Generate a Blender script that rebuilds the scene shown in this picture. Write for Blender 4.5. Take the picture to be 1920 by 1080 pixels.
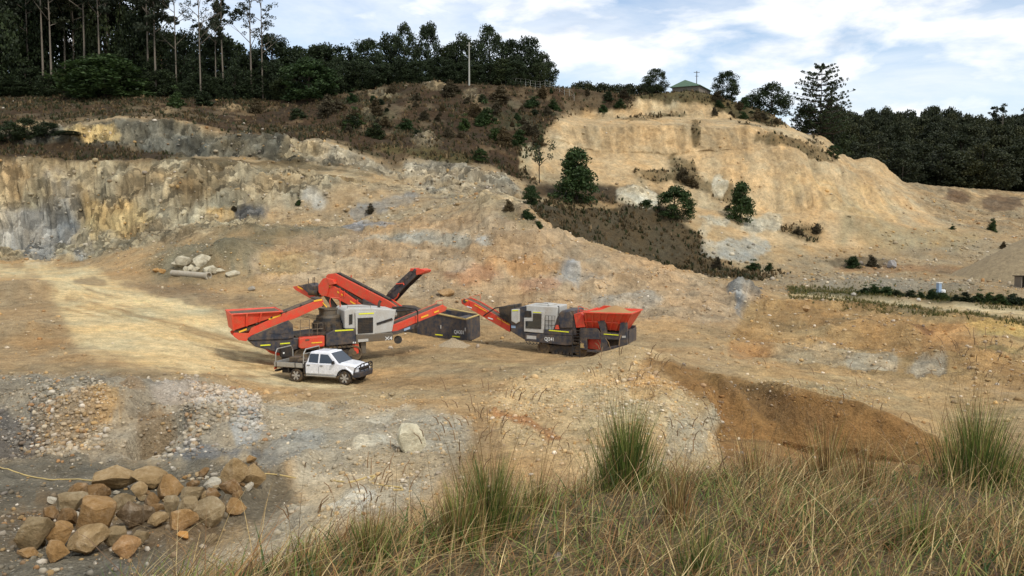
import bpy, bmesh, math, random
import numpy as np
from mathutils import Vector, Matrix, Euler

scene = bpy.context.scene
for o in list(bpy.data.objects):
    bpy.data.objects.remove(o)
col = scene.collection
random.seed(7)
RNG = np.random.default_rng(7)

# ------------------------------------------------------------------ camera
F = 1600.0            # focal length in photo pixels (photo is 1920 wide)
HORIZON = 420.0       # photo row of the horizon
CAMZ = 8.3            # camera height above the truck's ground
PITCH = math.atan((540 - HORIZON) / F)
cam_d = bpy.data.cameras.new('camera')
cam = bpy.data.objects.new('camera', cam_d)
col.objects.link(cam)
cam_d.sensor_width = 36.0
cam_d.lens = 36.0 * F / 1920.0
cam_d.clip_start = 0.05
cam_d.clip_end = 5000.0
cam.location = (0, 0, CAMZ)
cam.rotation_euler = (math.pi / 2 - PITCH, 0, 0)
scene.camera = cam
scene.render.resolution_x = 1024
scene.render.resolution_y = 576

# ------------------------------------------------------------------ sky + sun
SUN_AZ = math.radians(142)    # clockwise from +Y (to the right, a little behind the camera)
SUN_EL = math.radians(50)
world = bpy.data.worlds.new('World')
scene.world = world
world.use_nodes = True
wt = world.node_tree
wt.nodes.clear()
def wn(t, **kw):
    n = wt.nodes.new(t)
    for k, v in kw.items():
        setattr(n, k, v)
    return n
w_out = wn('ShaderNodeOutputWorld')
w_sky = wn('ShaderNodeTexSky', sky_type='NISHITA', sun_disc=False)
w_sky.sun_elevation = SUN_EL
w_sky.sun_rotation = SUN_AZ
w_sky.air_density = 1.0
w_sky.dust_density = 0.6
w_sky.ozone_density = 1.5
w_bg = wn('ShaderNodeBackground')
w_bg.inputs[1].default_value = 0.15
wt.links.new(w_sky.outputs[0], w_bg.inputs[0])
w_tc = wn('ShaderNodeTexCoord')
def w_noise(scale3, loc, nscale, detail, rough, dist=0.0):
    m = wn('ShaderNodeMapping')
    m.inputs['Scale'].default_value = scale3
    m.inputs['Location'].default_value = loc
    wt.links.new(w_tc.outputs['Generated'], m.inputs[0])
    n = wn('ShaderNodeTexNoise')
    n.inputs['Scale'].default_value = nscale
    n.inputs['Detail'].default_value = detail
    n.inputs['Roughness'].default_value = rough
    n.inputs['Distortion'].default_value = dist
    wt.links.new(m.outputs[0], n.inputs[0])
    return n
def w_ramp(src, stops):
    r = wn('ShaderNodeValToRGB')
    e = r.color_ramp.elements
    while len(e) < len(stops):
        e.new(0.5)
    for k, (p, c) in enumerate(stops):
        e[k].position = p
        e[k].color = (c[0], c[1], c[2], 1) if isinstance(c, tuple) else (c, c, c, 1)
    wt.links.new(src, r.inputs[0])
    return r
# big cumulus
n1 = w_noise((1, 1, 2.8), (3.1, 1.7, 0.42), 5.6, 9, 0.55, 0.2)
r1 = w_ramp(n1.outputs[0], [(0.43, 0.0), (0.58, 1.0)])
# thin veil
n2 = w_noise((1, 1, 4.0), (0.3, 5.1, 2.0), 3.0, 7, 0.6, 0.6)
r2 = w_ramp(n2.outputs[0], [(0.34, 0.05), (0.66, 0.80)])
mx = wn('ShaderNodeMath', operation='MAXIMUM')
wt.links.new(r1.outputs[0], mx.inputs[0])
wt.links.new(r2.outputs[0], mx.inputs[1])
# cloud shading
n3 = w_noise((1, 1, 2.8), (3.1, 1.7, 0.34), 5.6, 9, 0.55, 0.2)
r3 = w_ramp(n3.outputs[0], [(0.40, (0.92, 0.95, 0.99)), (0.58, (0.90, 0.92, 0.95)), (0.72, (0.66, 0.70, 0.77))])
w_bg2 = wn('ShaderNodeBackground')
w_bg2.inputs[1].default_value = 1.08
wt.links.new(r3.outputs[0], w_bg2.inputs[0])
w_mix = wn('ShaderNodeMixShader')
wt.links.new(mx.outputs[0], w_mix.inputs[0])
wt.links.new(w_bg.outputs[0], w_mix.inputs[1])
wt.links.new(w_bg2.outputs[0], w_mix.inputs[2])
wt.links.new(w_mix.outputs[0], w_out.inputs[0])

sun_d = bpy.data.lights.new('sun', 'SUN')
sun = bpy.data.objects.new('sun', sun_d)
col.objects.link(sun)
sun_d.energy = 2.2
sun_d.angle = math.radians(6)
sun_d.color = (1.0, 0.95, 0.87)
sdir = Vector((math.sin(SUN_AZ) * math.cos(SUN_EL), math.cos(SUN_AZ) * math.cos(SUN_EL), math.sin(SUN_EL)))
sun.rotation_euler = sdir.to_track_quat('Z', 'Y').to_euler()
sun.location = (60, 0, 90)

scene.view_settings.view_transform = 'Standard'
scene.view_settings.look = 'None'
scene.view_settings.gamma = 1.0
scene.view_settings.use_curve_mapping = False
scene.view_settings.exposure = 0.12

# ------------------------------------------------------------------ projection helpers
CA, SA = math.cos(PITCH), math.sin(PITCH)
def ray(px, py):
    a = (px - 960.0) / F
    b = (540.0 - py) / F
    return np.array([a, CA + b * SA, -SA + b * CA])
def at(px, py, d):
    """world point seen at photo pixel (px,py) at forward distance d"""
    r = ray(px, py)
    t = d / r[1]
    return np.array([r[0] * t, d, CAMZ + r[2] * t])
def project(x, y, z):
    zz = z - CAMZ
    f = y * CA - zz * SA
    up = y * SA + zz * CA
    return 960 + F * x / f, 540 - F * up / f

def s2l(c):
    c = np.asarray(c, float) / 255.0
    return np.where(c <= 0.04045, c / 12.92, ((c + 0.055) / 1.055) ** 2.4)

# ------------------------------------------------------------------ noise
def _hash(ix, iy, iz, seed):
    h = (ix.astype(np.int64) * 374761393 + iy.astype(np.int64) * 668265263 + iz.astype(np.int64) * 2147483647 + seed * 974711) & 0xFFFFFFFF
    h = ((h ^ (h >> 13)) * 1274126177) & 0xFFFFFFFF
    h = ((h ^ (h >> 16)) * 2246822519) & 0xFFFFFFFF
    return ((h ^ (h >> 15)) & 0xFFFFFF) / float(0xFFFFFF)
def vnoise(x, y, z, seed=0):
    x0, y0, z0 = np.floor(x), np.floor(y), np.floor(z)
    fx, fy, fz = x - x0, y - y0, z - z0
    fx = fx * fx * fx * (fx * (fx * 6 - 15) + 10); fy = fy * fy * fy * (fy * (fy * 6 - 15) + 10); fz = fz * fz * fz * (fz * (fz * 6 - 15) + 10)
    r = 0
    for dx in (0, 1):
        for dy in (0, 1):
            for dz in (0, 1):
                w = (fx if dx else 1 - fx) * (fy if dy else 1 - fy) * (fz if dz else 1 - fz)
                r = r + w * _hash(x0 + dx, y0 + dy, z0 + dz, seed)
    return r * 2 - 1
def fbm(x, y, z, wl, octaves=4, seed=0, gain=0.5, ridged=False):
    r, a, s, tot = 0, 1.0, 1.0 / wl, 0
    for o in range(octaves):
        n = vnoise(x * s + 13.7 * o, y * s - 7.1 * o, z * s + 3.3 * o, seed + o)
        if ridged:
            n = 1 - 2 * np.abs(n)
        r = r + a * n
        tot += a
        a *= gain
        s *= 2.03
    return r / tot
def smooth(a, b, x):
    t = np.clip((x - a) / (b - a), 0, 1)
    return t * t * (3 - 2 * t)

# ------------------------------------------------------------------ materials
def new_mat(name):
    m = bpy.data.materials.new(name)
    m.use_nodes = True
    nt = m.node_tree
    b = nt.nodes['Principled BSDF']
    return m, nt, b
def nd(nt, t, **kw):
    n = nt.nodes.new(t)
    for k, v in kw.items():
        setattr(n, k, v)
    return n
def noise_node(nt, scale, detail=6, rough=0.6, vec=None, dist=0):
    n = nd(nt, 'ShaderNodeTexNoise')
    n.inputs['Scale'].default_value = scale
    n.inputs['Detail'].default_value = detail
    n.inputs['Roughness'].default_value = rough
    n.inputs['Distortion'].default_value = dist
    if vec is not None:
        nt.links.new(vec, n.inputs['Vector'])
    return n
def ramp_node(nt, src, stops):
    r = nd(nt, 'ShaderNodeValToRGB')
    e = r.color_ramp.elements
    while len(e) < len(stops):
        e.new(0.5)
    for k, (p, c) in enumerate(stops):
        e[k].position = p
        e[k].color = (*c, 1) if isinstance(c, tuple) else (c, c, c, 1)
    nt.links.new(src, r.inputs[0])
    return r
def mix_node(nt, kind, fac, a, b):
    m = nd(nt, 'ShaderNodeMixRGB', blend_type=kind)
    for sock, v in ((m.inputs[0], fac), (m.inputs[1], a), (m.inputs[2], b)):
        if isinstance(v, (int, float)):
            sock.default_value = v
        elif isinstance(v, tuple):
            sock.default_value = (*v, 1)
        else:
            nt.links.new(v, sock)
    return m.outputs[0]
def paint(name, rgb, rough=0.5, metal=0.0, dirt=0.35, dirt_col=(150, 122, 82), scale=3.0, coat=0.0):
    """painted / metal / rubber surface with uneven dust and scuffs"""
    m, nt, b = new_mat(name)
    tc = nd(nt, 'ShaderNodeTexCoord')
    n = noise_node(nt, scale, 8, 0.65, tc.outputs['Object'])
    n2 = noise_node(nt, scale * 7, 5, 0.7, tc.outputs['Object'])
    r = ramp_node(nt, n.outputs[0], [(0.40, 0.0), (0.75, dirt)])
    base = mix_node(nt, 'MIX', r.outputs[0], tuple(s2l(rgb)), tuple(s2l(dirt_col)))
    v = ramp_node(nt, n2.outputs[0], [(0.3, 0.80), (0.7, 1.12)])
    base = mix_node(nt, 'MULTIPLY', 1.0, base, v.outputs[0])
    nt.links.new(base, b.inputs['Base Color'])
    rr = ramp_node(nt, n.outputs[0], [(0.35, rough), (0.75, min(1, rough + 0.35))])
    nt.links.new(rr.outputs[0], b.inputs['Roughness'])
    b.inputs['Metallic'].default_value = metal
    b.inputs['Coat Weight'].default_value = coat
    return m

MAT = {}
MAT['red'] = paint('red_paint', (222, 66, 40), 0.45, 0, 0.55)
MAT['navy'] = paint('navy_paint', (46, 50, 60), 0.45, 0, 0.5)
MAT['grey'] = paint('light_grey_paint', (188, 186, 178), 0.5, 0, 0.35)
MAT['darkmetal'] = paint('dark_steel', (48, 46, 44), 0.6, 0.2, 0.45)
MAT['steel'] = paint('worn_steel', (112, 104, 92), 0.55, 0.5, 0.5)
MAT['track'] = paint('dusty_track_steel', (88, 76, 60), 0.8, 0.1, 0.7)
MAT['belt'] = paint('dusty_belt_rubber', (78, 68, 58), 0.9, 0, 0.6)
MAT['yellow'] = paint('reflective_yellow', (232, 232, 48), 0.5, 0, 0.12)
MAT['amber'] = paint('reflective_amber', (246, 186, 44), 0.5, 0, 0.12)
MAT['black'] = paint('black_plastic', (24, 24, 26), 0.6, 0, 0.2)
MAT['white'] = paint('white_lettering', (226, 226, 220), 0.6, 0, 0.1)
MAT['carwhite'] = paint('white_car_paint', (232, 233, 235), 0.28, 0, 0.16, scale=1.2, coat=0.6)
MAT['alloy'] = paint('alloy_rim', (190, 188, 184), 0.35, 0.6, 0.3, scale=8)
MAT['tyre'] = paint('tyre_rubber', (40, 37, 34), 0.9, 0, 0.55, scale=6)
MAT['aluminium'] = paint('aluminium_tray', (178, 176, 168), 0.4, 0.5, 0.4)
MAT['concrete'] = paint('concrete', (176, 168, 150), 0.9, 0, 0.5)
MAT['hose'] = paint('pale_hose', (196, 172, 112), 0.7, 0, 0.4)
MAT['pole'] = paint('weathered_pole', (165, 165, 155), 0.8, 0, 0.3)
MAT['greenroof'] = paint('green_sheet_roof', (120, 150, 125), 0.5, 0, 0.2)
MAT['tileroof'] = paint('terracotta_roof', (170, 95, 65), 0.8, 0, 0.3)
MAT['shedwall'] = paint('shed_wall', (120, 112, 100), 0.8, 0, 0.4)
MAT['bluepaint'] = paint('pale_blue_paint', (150, 175, 200), 0.5, 0, 0.2)
MAT['tan'] = paint('sand_fill', (170, 132, 84), 0.95, 0, 0.3)
def glass(name, rgb, rough=0.05):
    m, nt, b = new_mat(name)
    b.inputs['Base Color'].default_value = (*s2l(rgb), 1)
    b.inputs['Roughness'].default_value = rough
    b.inputs['Specular IOR Level'].default_value = 0.8
    b.inputs['Coat Weight'].default_value = 0.7
    b.inputs['Coat Roughness'].default_value = 0.03
    return m
MAT['glass'] = glass('tinted_glass', (36, 42, 46))

def ground_mat():
    m, nt, b = new_mat('quarry_ground')
    geo = nd(nt, 'ShaderNodeNewGeometry')
    pos = geo.outputs['Position']
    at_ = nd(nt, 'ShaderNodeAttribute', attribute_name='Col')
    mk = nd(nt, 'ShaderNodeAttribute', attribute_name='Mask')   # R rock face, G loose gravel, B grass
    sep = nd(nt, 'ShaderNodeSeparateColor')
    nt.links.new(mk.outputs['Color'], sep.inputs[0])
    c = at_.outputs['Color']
    nm = noise_node(nt, 1.3, 5, 0.75, pos, 0.0)
    nf = noise_node(nt, 9.0, 3, 0.7, pos)
    c = mix_node(nt, 'MULTIPLY', 1.0, c, ramp_node(nt, nm.outputs[0], [(0.30, 0.66), (0.5, 1.0), (0.70, 1.30)]).outputs[0])
    c = mix_node(nt, 'MULTIPLY', 1.0, c, ramp_node(nt, nf.outputs[0], [(0.3, 0.70), (0.7, 1.25)]).outputs[0])
    # fractured rock, a little taller than wide
    mp = nd(nt, 'ShaderNodeMapping')
    mp.inputs['Scale'].default_value = (1.0, 1.0, 0.6)
    nt.links.new(pos, mp.inputs[0])
    addv = nd(nt, 'ShaderNodeMixRGB', blend_type='LINEAR_LIGHT')
    addv.inputs[0].default_value = 0.7
    nt.links.new(mp.outputs[0], addv.inputs[1])
    nt.links.new(nm.outputs['Color'], addv.inputs[2])
    vo = nd(nt, 'ShaderNodeTexVoronoi', feature='F1')
    vo.inputs['Scale'].default_value = 0.8
    nt.links.new(addv.outputs[0], vo.inputs['Vector'])
    vcol = ramp_node(nt, vo.outputs['Color'], [(0.15, 0.48), (0.85, 1.42)])
    rockc = mix_node(nt, 'MULTIPLY', 1.0, c, vcol.outputs[0])
    c = mix_node(nt, 'MIX', sep.outputs[0], c, rockc)
    # pebbles
    pv = nd(nt, 'ShaderNodeTexVoronoi', feature='F1')
    pv.inputs['Scale'].default_value = 7.0
    nt.links.new(pos, pv.inputs['Vector'])
    pr = ramp_node(nt, pv.outputs['Distance'], [(0.16, 1.0), (0.34, 0.0)])
    psel = ramp_node(nt, pv.outputs['Color'], [(0.55, 0.0), (0.68, 1.0)])
    pm = mix_node(nt, 'MULTIPLY', 1.0, pr.outputs[0], psel.outputs[0])
    pm = mix_node(nt, 'MULTIPLY', 1.0, pm, sep.outputs[1])
    peb = mix_node(nt, 'ADD', 1.0, c, (0.15, 0.14, 0.115))
    c = mix_node(nt, 'MIX', pm, c, peb)
    nt.links.new(c, b.inputs['Base Color'])
    b.inputs['Roughness'].default_value = 0.95
    b.inputs['Specular IOR Level'].default_value = 0.15
    m2 = nd(nt, 'ShaderNodeMath', operation='MULTIPLY_ADD')
    m2.inputs[1].default_value = 0.35
    nt.links.new(nf.outputs[0], m2.inputs[0])
    nt.links.new(nm.outputs[0], m2.inputs[2])
    bp = nd(nt, 'ShaderNodeBump')
    bp.inputs['Strength'].default_value = 0.9
    bp.inputs['Distance'].default_value = 0.35
    nt.links.new(m2.outputs[0], bp.inputs['Height'])
    nt.links.new(bp.outputs[0], b.inputs['Normal'])
    return m
MAT['ground'] = ground_mat()

def stone_mat(name, use_attr):
    m, nt, b = new_mat(name)
    tc = nd(nt, 'ShaderNodeTexCoord')
    if use_attr:
        geo = nd(nt, 'ShaderNodeNewGeometry')
        a = nd(nt, 'ShaderNodeAttribute', attribute_name='Col')
        c = a.outputs['Color']
        n = noise_node(nt, 9.0, 5, 0.7, geo.outputs['Position'])
        c = mix_node(nt, 'MULTIPLY', 1.0, c, ramp_node(nt, n.outputs[0], [(0.3, 0.7), (0.7, 1.25)]).outputs[0])
    else:
        oi = nd(nt, 'ShaderNodeObjectInfo')
        geo = nd(nt, 'ShaderNodeNewGeometry')
        n = noise_node(nt, 1.6, 9, 0.72, geo.outputs['Position'], 0.6)
        n2 = noise_node(nt, 6.0, 8, 0.75, geo.outputs['Position'])
        c = oi.outputs['Color']
        alt = ramp_node(nt, n.outputs[0], [(0.38, (0.27, 0.155, 0.06)), (0.50, (0.27, 0.205, 0.125)), (0.60, (0.36, 0.32, 0.25))])
        k = ramp_node(nt, n2.outputs[0], [(0.40, 0.0), (0.68, 0.55)])
        c = mix_node(nt, 'MIX', k.outputs[0], c, alt.outputs[0])
        c = mix_node(nt, 'MULTIPLY', 1.0, c, ramp_node(nt, n.outputs[0], [(0.3, 0.62), (0.5, 1.0), (0.7, 1.3)]).outputs[0])
        c = mix_node(nt, 'MULTIPLY', 1.0, c, ramp_node(nt, n2.outputs[0], [(0.3, 0.6), (0.7, 1.25)]).outputs[0])
        bp = nd(nt, 'ShaderNodeBump')
        bp.inputs['Strength'].default_value = 0.8
        bp.inputs['Distance'].default_value = 0.16
        nt.links.new(n2.outputs[0], bp.inputs['Height'])
        nt.links.new(bp.outputs[0], b.inputs['Normal'])
    nt.links.new(c, b.inputs['Base Color'])
    b.inputs['Roughness'].default_value = 0.9
    b.inputs['Specular IOR Level'].default_value = 0.2
    return m
MAT['stones'] = stone_mat('loose_stone', True)
MAT['boulder'] = stone_mat('boulder_rock', False)

def leaf_mat(name, dark, light, trans=0.25):
    m, nt, b = new_mat(name)
    geo = nd(nt, 'ShaderNodeNewGeometry')
    oi = nd(nt, 'ShaderNodeObjectInfo')
    n = noise_node(nt, 0.5, 4, 0.6, geo.outputs['Position'])
    r = ramp_node(nt, geo.outputs['Random Per Island'], [(0.0, dark), (0.6, tuple((np.array(dark) + np.array(light)) / 2)), (1.0, light)])
    c = mix_node(nt, 'MULTIPLY', 1.0, r.outputs[0], ramp_node(nt, n.outputs[0], [(0.3, 0.65), (0.7, 1.35)]).outputs[0])
    c = mix_node(nt, 'MULTIPLY', 1.0, c, ramp_node(nt, oi.outputs['Random'], [(0.0, (0.75, 0.78, 0.75)), (0.5, (1.0, 1.0, 1.0)), (1.0, (1.25, 1.12, 0.9))]).outputs[0])
    nt.links.new(c, b.inputs['Base Color'])
    b.inputs['Roughness'].default_value = 0.6
    b.inputs['Specular IOR Level'].default_value = 0.25
    if trans:
        tr = nd(nt, 'ShaderNodeBsdfTranslucent')
        nt.links.new(c, tr.inputs[0])
        mx_ = nd(nt, 'ShaderNodeMixShader')
        mx_.inputs[0].default_value = trans
        nt.links.new(b.outputs[0], mx_.inputs[1])
        nt.links.new(tr.outputs[0], mx_.inputs[2])
        nt.links.new(mx_.outputs[0], nt.nodes['Material Output'].inputs[0])
    return m
MAT['leaf_dark'] = leaf_mat('dark_foliage', (0.014, 0.023, 0.010), (0.050, 0.070, 0.026))
MAT['leaf_gum'] = leaf_mat('gum_foliage', (0.020, 0.028, 0.016), (0.060, 0.072, 0.042))
MAT['leaf_green'] = leaf_mat('green_foliage', (0.020, 0.040, 0.012), (0.058, 0.095, 0.028))
MAT['leaf_forest'] = leaf_mat('forest_foliage', (0.020, 0.027, 0.012), (0.066, 0.072, 0.032))
MAT['leaf_brown'] = leaf_mat('brown_scrub', (0.050, 0.040, 0.022), (0.13, 0.104, 0.058))
MAT['bark'] = paint('pale_bark', (118, 108, 94), 0.9, 0, 0.5, dirt_col=(70, 60, 50), scale=1.5)
MAT['bark_dark'] = paint('dark_bark', (62, 52, 42), 0.9, 0, 0.4, dirt_col=(40, 34, 28), scale=1.5)
def attr_leaf(name, rough=0.6, trans=0.3):
    m, nt, b = new_mat(name)
    a = nd(nt, 'ShaderNodeAttribute', attribute_name='Col')
    geo = nd(nt, 'ShaderNodeNewGeometry')
    n = noise_node(nt, 20, 3, 0.6, geo.outputs['Position'])
    c = mix_node(nt, 'MULTIPLY', 1.0, a.outputs['Color'], ramp_node(nt, n.outputs[0], [(0.3, 0.75), (0.7, 1.25)]).outputs[0])
    nt.links.new(c, b.inputs['Base Color'])
    b.inputs['Roughness'].default_value = rough
    b.inputs['Specular IOR Level'].default_value = 0.3
    tr = nd(nt, 'ShaderNodeBsdfTranslucent')
    nt.links.new(c, tr.inputs[0])
    mx_ = nd(nt, 'ShaderNodeMixShader')
    mx_.inputs[0].default_value = trans
    nt.links.new(b.outputs[0], mx_.inputs[1])
    nt.links.new(tr.outputs[0], mx_.inputs[2])
    nt.links.new(mx_.outputs[0], nt.nodes['Material Output'].inputs[0])
    return m
MAT['grass'] = attr_leaf('grass_blades')

# ------------------------------------------------------------------ object helpers
def tag(o, label=None, cat=None, group=None, kind=None):
    if label: o['label'] = label
    if cat: o['category'] = cat
    if group: o['group'] = group
    if kind: o['kind'] = kind
    return o
def empty(name, loc, rz=0.0, label=None, cat=None, group=None):
    o = bpy.data.objects.new(name, None)
    o.empty_display_size = 0.3
    col.objects.link(o)
    o.location = tuple(float(v) for v in loc)
    o.rotation_euler = (0, 0, rz)
    return tag(o, label, cat, group)
def link_mesh(name, me, mat, parent=None):
    o = bpy.data.objects.new(name, me)
    if mat is not None and len(me.materials) == 0:
        me.materials.append(mat)
    col.objects.link(o)
    if parent is not None:
        o.parent = parent
    return o
def np_mesh(name, V, Fq, mat=None, smooth_=False, cols=None, masks=None):
    """mesh from numpy arrays: V (n,3), Fq (m,3|4)"""
    me = bpy.data.meshes.new(name)
    V = np.ascontiguousarray(V, dtype=np.float32)
    Fq = np.ascontiguousarray(Fq, dtype=np.int32)
    k = Fq.shape[1]
    me.vertices.add(len(V)); me.vertices.foreach_set('co', V.ravel())
    me.loops.add(Fq.size); me.loops.foreach_set('vertex_index', Fq.ravel())
    me.polygons.add(len(Fq))
    me.polygons.foreach_set('loop_start', np.arange(0, Fq.size, k, dtype=np.int32))
    me.polygons.foreach_set('loop_total', np.full(len(Fq), k, dtype=np.int32))
    if smooth_:
        me.polygons.foreach_set('use_smooth', np.ones(len(Fq), dtype=bool))
    for nm, arr in (('Col', cols), ('Mask', masks)):
        if arr is not None:
            a = me.color_attributes.new(nm, 'FLOAT_COLOR', 'POINT')
            a.data.foreach_set('color', np.c_[arr, np.ones(len(arr))].astype(np.float32).ravel())
    me.update(calc_edges=True)
    me.validate()
    if mat is not None:
        me.materials.append(mat)
    return me
class MB:
    """collects shapes into one mesh"""
    def __init__(self):
        self.v, self.f = [], []
    def poly(self, pts, faces):
        o = len(self.v)
        self.v += [tuple(float(c) for c in p) for p in pts]
        self.f += [tuple(i + o for i in f) for f in faces]
        return self
    def box(self, x0, x1, y0, y1, z0, z1):
        p = [(x0, y0, z0), (x1, y0, z0), (x1, y1, z0), (x0, y1, z0), (x0, y0, z1), (x1, y0, z1), (x1, y1, z1), (x0, y1, z1)]
        return self.poly(p, [(0, 3, 2, 1), (4, 5, 6, 7), (0, 1, 5, 4), (1, 2, 6, 5), (2, 3, 7, 6), (3, 0, 4, 7)])
    def hexa(self, p):
        return self.poly(p, [(0, 3, 2, 1), (4, 5, 6, 7), (0, 1, 5, 4), (1, 2, 6, 5), (2, 3, 7, 6), (3, 0, 4, 7)])
    def prism(self, xz, y0, y1):
        n = len(xz)
        p = [(x, y0, z) for x, z in xz] + [(x, y1, z) for x, z in xz]
        f = [tuple(range(n)), tuple(range(2 * n - 1, n - 1, -1))]
        f += [(i, i + n, (i + 1) % n + n, (i + 1) % n) for i in range(n)]
        return self.poly(p, f)
    def tube(self, path, r, n=8, closed_ends=True, r2=None):
        path = [Vector(p) for p in path]
        rings = []
        up = Vector((0, 0, 1))
        m = len(path)
        for i, p in enumerate(path):
            if i == 0: t = path[1] - path[0]
            elif i == m - 1: t = path[-1] - path[-2]
            else: t = path[i + 1] - path[i - 1]
            t.normalize()
            a = t.cross(up)
            if a.length < 1e-3: a = t.cross(Vector((1, 0, 0)))
            a.normalize(); b = t.cross(a).normalized()
            rr = r if r2 is None else r + (r2 - r) * i / (m - 1)
            rings.append([p + a * (rr * math.cos(2 * math.pi * k / n)) + b * (rr * math.sin(2 * math.pi * k / n)) for k in range(n)])
        pts = [q for ring in rings for q in ring]
        f = []
        for i in range(m - 1):
            for k in range(n):
                f.append((i * n + k, i * n + (k + 1) % n, (i + 1) * n + (k + 1) % n, (i + 1) * n + k))
        if closed_ends:
            f.append(tuple(range(n - 1, -1, -1)))
            f.append(tuple((m - 1) * n + k for k in range(n)))
        return self.poly(pts, f)
    def lathe(self, prof, c, n=24, axis='z'):
        pts, f = [], []
        for (r, h) in prof:
            for k in range(n):
                a = 2 * math.pi * k / n
                q = (r * math.cos(a), r * math.sin(a), h)
                if axis == 'y': q = (q[0], q[2], q[1])
                if axis == 'x': q = (q[2], q[0], q[1])
                pts.append((c[0] + q[0], c[1] + q[1], c[2] + q[2]))
        m = len(prof)
        for i in range(m - 1):
            for k in range(n):
                f.append((i * n + k, i * n + (k + 1) % n, (i + 1) * n + (k + 1) % n, (i + 1) * n + k))
        f.append(tuple(range(n - 1, -1, -1)))
        f.append(tuple((m - 1) * n + k for k in range(n)))
        return self.poly(pts, f)
    def build(self, name, mat, parent=None, bevel=0.0, smooth_=False):
        me = bpy.data.meshes.new(name)
        me.from_pydata(self.v, [], self.f)
        bm = bmesh.new(); bm.from_mesh(me)
        bmesh.ops.recalc_face_normals(bm, faces=bm.faces)
        bm.to_mesh(me); bm.free()
        if smooth_:
            for p in me.polygons: p.use_smooth = True
        o = link_mesh(name, me, MAT[mat] if isinstance(mat, str) else mat, parent)
        if bevel:
            md = o.modifiers.new('bevel', 'BEVEL')
            md.width = bevel; md.segments = 2; md.limit_method = 'ANGLE'
            md.harden_normals = False
        return o
def copy_tree(o, parent=None):
    c = o.copy()
    col.objects.link(c)
    c.parent = parent
    for ch in list(o.children):
        copy_tree(ch, c)
    return c
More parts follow.
